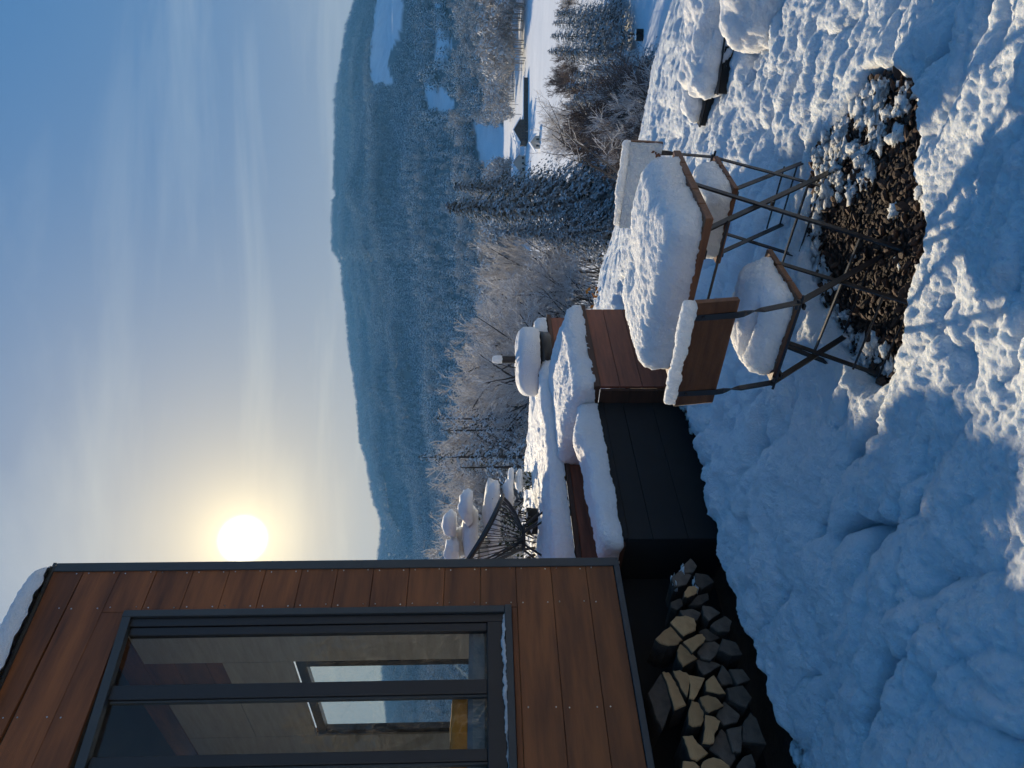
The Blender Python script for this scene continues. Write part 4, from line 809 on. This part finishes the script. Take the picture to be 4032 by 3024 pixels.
# orange-leaved seedlings at the lawn edge
for i, (x, y, lb) in enumerate(((1308, 372, 'seedling with a few orange leaves beside the forked sapling'), (1236, 640, 'seedling with orange leaves at the lawn edge near the brown step'))):
    q = at_z(x*1.82278, y*1.82278, .12); t = thing('orange_seedling', lb, 'plant', (q[0], q[1], gz(q[0], q[1])), 0, 'orange-leaved seedlings'); mb = MB(); st = MB(); r = random.Random(i+3); k = .07 if i == 0 else .10
    for j in range(14):
        d = Vector((r.gauss(0,.10), r.gauss(0,.10), r.uniform(.08,.34))); st.tube([(0,0,-.02), d*.6, d], [.004,.003,.002], 4)
        if j < 9:
            a = Vector((r.gauss(0,1), r.gauss(0,1), r.gauss(0,.5))).normalized(); b = a.orthogonal(); mb.add([d-a*k*.5, d+b*k*.3, d+a*k*.5, d-b*k*.3], [(0,1,2,3)])
    mb.build('leaf_cluster', M['leaf'], t); st.build('stem', M['trunk'], t)
    v, f = clump_verts((.05,.02,.10), (.07,.06,.05), 3+i); mesh_np('snow_pad', v, f, M['snow'], t)

# ------------------------------------------------------------------ the wooded hill and the valley woods (too many to count)
protos = bpy.data.collections.new('far_tree_kinds')
def proto(name, V, F, m):
    me = bpy.data.meshes.new(name); me.from_pydata([tuple(v) for v in V], [], [tuple(int(i) for i in f) for f in F]); me.materials.append(m); me.update(); o = bpy.data.objects.new(name, me); protos.objects.link(o)
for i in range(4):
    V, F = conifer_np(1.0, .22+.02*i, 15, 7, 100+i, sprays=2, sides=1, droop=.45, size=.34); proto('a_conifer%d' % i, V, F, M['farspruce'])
def crown_np(seed, n=420):
    r = np.random.default_rng(seed); V = []; F = []; k = 0; cen = [np.array([r.normal()*.16, r.normal()*.16, .38+.5*r.random()]) for _ in range(9)]
    for i in range(n):
        c = cen[r.integers(9)]; d = r.normal(size=3); d /= np.linalg.norm(d); p = c+d*np.array([.17,.17,.16])*(.6+.5*r.random()); a = r.normal(size=3)*np.array([1,1,1.3]); a /= np.linalg.norm(a); b = np.cross(a, d); b /= np.linalg.norm(b)+1e-9; s = .05*(.5+r.random())
        V += [p-a*s, p+b*s*.35, p+a*s, p-b*s*.35]; F.append((k, k+1, k+2, k+3)); k += 4
    V += [np.array(q) for q in ((-.012,0,0),(.012,0,0),(.006,0,.7),(-.006,0,.7),(0,-.012,0),(0,.012,0),(0,.006,.7),(0,-.006,.7))]; F += [(k,k+1,k+2,k+3),(k+4,k+5,k+6,k+7)]
    return np.array(V), np.array(F)
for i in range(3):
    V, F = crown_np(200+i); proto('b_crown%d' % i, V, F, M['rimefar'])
def scatter(name, P, S, rot, idx, label):
    me = bpy.data.meshes.new(name); me.vertices.add(len(P)); me.vertices.foreach_set('co', np.asarray(P, np.float32).ravel())
    for nm, tp, dat in (('s', 'FLOAT_VECTOR', S), ('idx', 'INT', idx), ('rz', 'FLOAT_VECTOR', rot)):
        a = me.attributes.new(nm, tp, 'POINT'); a.data.foreach_set('vector' if tp != 'INT' else 'value', np.asarray(dat, np.float32 if tp != 'INT' else np.int32).ravel())
    o = bpy.data.objects.new(name, me); C.objects.link(o)
    ng = bpy.data.node_groups.new(name, 'GeometryNodeTree'); ng.interface.new_socket('Geometry', in_out='INPUT', socket_type='NodeSocketGeometry'); ng.interface.new_socket('Geometry', in_out='OUTPUT', socket_type='NodeSocketGeometry')
    N = ng.nodes; L = ng.links; gi = N.new('NodeGroupInput'); go = N.new('NodeGroupOutput'); ip = N.new('GeometryNodeInstanceOnPoints'); ci = N.new('GeometryNodeCollectionInfo'); ci.inputs[0].default_value = protos; ci.inputs['Separate Children'].default_value = True; ci.inputs['Reset Children'].default_value = True
    def na(n, t): q = N.new('GeometryNodeInputNamedAttribute'); q.data_type = t; q.inputs[0].default_value = n; return q.outputs[0]
    L.new(gi.outputs[0], ip.inputs['Points']); L.new(ci.outputs[0], ip.inputs['Instance']); ip.inputs['Pick Instance'].default_value = True; L.new(na('idx', 'INT'), ip.inputs['Instance Index']); L.new(na('s', 'FLOAT_VECTOR'), ip.inputs['Scale']); L.new(na('rz', 'FLOAT_VECTOR'), ip.inputs['Rotation']); L.new(ip.outputs[0], go.inputs[0])
    md = o.modifiers.new('trees', 'NODES'); md.node_group = ng; return tag(o, label, 'woodland', kind='stuff')
def wood(n, r0, r1, pw, kinds, h0, h1, az0, az1, keep, seed):
    r = np.random.default_rng(seed); az = np.radians(r.uniform(az0, az1, n)); rr = (r0**pw+(r1**pw-r0**pw)*r.random(n))**(1/pw); x = rr*np.sin(az); y = rr*np.cos(az); z = plateau(x, y)
    P = np.stack([x, y, z], -1); px, py = proj(P); px, py = px/1.82278, py/1.82278; ok = np.ones(n, bool)
    inview = (py > -60) & (py < 1700) & (y > 0)
    qx, qy = proj(P+np.array([0, 0, .85*h1])); qx, qy = qx/1.82278, qy/1.82278
    for f in FIELDS: ok &= ~(((sdf(f, px, py) < 0) | (sdf(f, qx, qy) < 0)) & inview)
    ok &= keep(px, py, rr, az, r) | ~inview
    P = P[ok]; k = len(P); h = r.uniform(h0, h1, k)*(1+.25*fbm(P[:,0]/120, P[:,1]/120, seed=seed, oct=2)); S = np.stack([h*r.uniform(.85,1.2,k), h*r.uniform(.85,1.2,k), h], -1)
    rot = np.zeros((k, 3)); rot[:, 2] = r.uniform(0, 6.28, k); idx = r.integers(kinds[0], kinds[1], k); return P, S, rot, idx
def con_keep(px, py, rr, az, r): return (fbm(px/60, py/60, seed=2, oct=2) > -1.2)*np.where(rr < 900, r.random(len(px)) < .55, True).astype(bool)
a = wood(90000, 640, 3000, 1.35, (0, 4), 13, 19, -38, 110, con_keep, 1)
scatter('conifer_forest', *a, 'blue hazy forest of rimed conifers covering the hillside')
def dec_keep(px, py, rr, az, r): return fbm(px/45, py/45, seed=6, oct=2)+.25*(py < 560)-.1 > -.35
b_ = wood(2600, 330, 1150, 1.3, (4, 7), 9, 15, -34, 100, dec_keep, 2)
scatter('rimed_wood', *b_, 'pale rimed broadleaf wood along the foot of the hill')
c_ = wood(1500, 300, 760, 1.2, (4, 7), 11, 19, 6, 34, lambda px, py, rr, az, r: fbm(px/40, py/40, seed=16, oct=2) > -.45, 5)
scatter('rimed_copse', *c_, 'rimed copses between the white fields below the hill')
# ------------------------------------------------------------------ valley buildings and roadside things
def vpt(x, y): return at_z(x, y, -16.2)
def gable(label, c, rz, w, d, hw, hr, rows, wall='barnwall', wing=None):
    t = thing('farm_building', label, 'building', (c[0], c[1], gz(c[0], c[1])-.1), rz)
    mb = MB(); mb.add([(-w/2,0,0),(w/2,0,0),(w/2,0,hw),(0,0,hr),(-w/2,0,hw),(-w/2,d,0),(w/2,d,0),(w/2,d,hw),(0,d,hr),(-w/2,d,hw)], [(0,1,2,3,4),(9,8,7,6,5),(0,5,6,1),(1,6,7,2),(0,4,9,5)]); mb.build('wall', M[wall], t)
    for s in (-1, 1):
        e = .7; sl = (hr-hw)/(w/2); x0, x1 = 0, s*(w/2+e); z0, z1 = hr+.05, hw+.05-sl*e
        f = MB().add([(x0,-.6,z0),(x1,-.6,z1),(x1,d+.6,z1),(x0,d+.6,z0),(x0,-.6,z0+.35),(x1,-.6,z1+.35),(x1,d+.6,z1+.35),(x0,d+.6,z0+.35)], [(0,3,2,1),(4,5,6,7),(0,1,5,4),(1,2,6,5),(2,3,7,6),(3,0,4,7)]); f.build('roof_snow', M['snowfar'], t)
    for z0, n, ww in rows:
        for i in range(n):
            x = -w/2+w*(i+.5)/n; wd = MB().box(x-ww/2, x+ww/2, -.06, -.005, z0, z0+.8).build('window', M['frame'], t); MB().box(x-ww/2+.06, x+ww/2-.06, -.075, -.062, z0+.07, z0+.73).build('pane', M['pane'], wd)
    if wing:
        L, hh = wing; MB().box(w/2, w/2+L, .8, d, 0, hh).build('wing_wall', M[wall], t); MB().box(w/2-.0, w/2+L+.4, .4, d+.3, hh+.01, hh+.3).build('wing_roof_snow', M['snowfar'], t)
        for i in range(6): MB().box(w/2+L*(i+.3)/6, w/2+L*(i+.6)/6, .72, .79, .8, hh-.4).build('window', M['pane'], t)
    return t
q = vpt(2086, 350+770*.211); gable('dark wooden barn with a steep snow roof down in the valley', q, R(-8), 7.6, 11, 3.3, 5.6, [(.7,7,.55),(1.9,7,.55),(3.1,5,.5)], wing=(15, 1.9))
q = at_z(2000+640*.211, 350+1000*.211, -16.2); gable('small grey shed with pointed snow roof in front of the barn', q, R(-20), 3.6, 4, 1.7, 3.0, [(.6,2,.5)], 'housewall')
q = vpt(2075, 350+1390*.211); gable('farmhouse with pale snow roof half hidden by the tallest spruce', q, R(15), 7, 9, 2.8, 5.2, [(.8,3,.8)], 'housewall')
q = vpt(2098, 480); 
# road, hedges and posts at the lower right
def strip(name, pts, w, m, z=.05, kind='structure'):
    V = []; n = 40; P = np.array(pts, float); t = np.linspace(0, len(P)-1, n); X = np.interp(t, range(len(P)), P[:,0]); Y = np.interp(t, range(len(P)), P[:,1]); 
    for i in range(n):
        j, k = max(0, i-1), min(n-1, i+1); d = np.array([X[k]-X[j], Y[k]-Y[j]]); d /= np.linalg.norm(d); p = np.array([-d[1], d[0]])
        for s in (-.5, 0, .5): xx, yy = X[i]+p[0]*w*s, Y[i]+p[1]*w*s; V.append((xx, yy, gz(xx, yy)+z))
    F = [(3*i+s, 3*i+1+s, 3*i+4+s, 3*i+3+s) for i in range(n-1) for s in (0, 1)]
    return tag(mesh_np(name, V, F, M[m]), kind=kind)
rd = [vpt(2432, -300)[:2], vpt(2432, 40)[:2], vpt(2430, 180)[:2], vpt(2425, 330)[:2], vpt(2415, 470)[:2]]
strip('road', rd, 2.6, 'road', .12)
def hedge(label, a, b, w, h, seed, snow=True):
    a, b = np.array(a[:2]), np.array(b[:2]); L = float(np.hypot(*(b-a))); t = thing('hedge', label, 'hedge', (a[0], a[1], gz(*a)), math.atan2(b[1]-a[1], b[0]-a[0]), 'hedges by the road'); r = random.Random(seed); mb = MB()
    for i in range(900):
        c = Vector((r.uniform(0, L), r.uniform(-w/2, w/2), r.uniform(0, h))); u = Vector((r.gauss(0,1), r.gauss(0,1), r.gauss(0,1))).normalized(); v = u.orthogonal(); s = r.uniform(.12,.3); mb.add([c-u*s, c+v*s*.5, c+u*s, c-v*s*.5], [(0,1,2,3)])
    mb.build('twigs', M['hedge'], t)
    if snow: snow_slab('hedge_snow', L/2, w/2, .3, .2, t, (L/2, 0, h-.05), res=.3, amp=.1, fine=.02, seed=seed, mat_=M['snowfar'])
hedge('long clipped hedge with snow along its top beside the road', vpt(2476, 2), vpt(2470, 100), 1.2, 1.5, 3)
hedge('second snow-topped hedge, farther from the road edge', vpt(2452, -10), vpt(2440, 50), 1.0, 1.1, 4)
hedge('dark bramble thicket against the lawn edge', at_y(2560, 75, 52), at_y(2530, 125, 50), 3.0, 2.2, 5, False)
def post(label, px, py, top, Y=None):
    b = vpt(px, py); r_ = b[1]; tp = at_y(top, py, r_); t = thing('utility_post', label, 'post', (b[0], b[1], gz(b[0], b[1])-.2), 0, 'posts by the road'); h = tp[2]-gz(b[0], b[1])+.2
    MB().tube([(0,0,0), (0,0,h)], [.14,.10], 8).build('pole', M['trunk'], t)
    for k in range(4): MB().tube([(-.28,0,h*(.35+.18*k)), (.05,0,h*(.35+.18*k))], .05, 6).build('peg', M['snowfar'], t)
post('dark post with pale pegs beside the road', 2488, 114, 2428)
post('second dark post lower down the road verge', 2570, 137, 2475)
def bin_(label, px, py):
    b = at_z(px, py, -16.2); t = thing('waste_bin', label, 'bin', (b[0], b[1], gz(b[0], b[1])), 0, 'dark bins by the road'); lathe([(.3,0),(.33,.1),(.33,.7),(.26,.85),(0,.9)], 20).build('bin_body', M['felt'], t, shade=True); round_snow('bin_snow', .27, .12, t, (0,0,.86), 3, 20, 10)
bin_('dark round bin beside the second roadside post', 2572, 128); bin_('dark round bin farther from the second roadside post', 2572, 150)
# overhead wires
wr = thing('overhead_wires', 'two thin pale wires slung over the slope below the lawn', 'wires')
for k, (a, b) in enumerate((((2385,113,84), (2560,420,40)), ((2480,140,75), (2575,440,38)))):
    p, q = at_y(*a), at_y(*b); MB().tube([Vector(p).lerp(Vector(q), f)-Vector((0,0,1.2*math.sin(math.pi*f))) for f in np.linspace(0, 1, 14)], .018, 4).build('wire', M['trim'], wr)
# ------------------------------------------------------------------ air
def haze():
    mb = MB(); mb.box(-3900, 4400, -2200, 4400, -19, 720); o = mb.build('haze', None) if False else None
    me = bpy.data.meshes.new('haze'); me.from_pydata(mb.v, [], mb.f); m = bpy.data.materials.new('haze_air'); m.use_nodes = True; N = m.node_tree.nodes; L = m.node_tree.links; N.clear()
    out = N.new('ShaderNodeOutputMaterial'); v = N.new('ShaderNodeVolumePrincipled'); v.inputs['Color'].default_value = (.16, .50, 1.0, 1); v.inputs['Density'].default_value = HAZE; v.inputs['Anisotropy'].default_value = 0.0; L.new(v.outputs[0], out.inputs['Volume']); me.materials.append(m)
    o = bpy.data.objects.new('haze', me); C.objects.link(o); tag(o, kind='stuff'); tag(o, 'thin blue winter haze filling the valley', 'haze')
HAZE = 0.00016
haze()
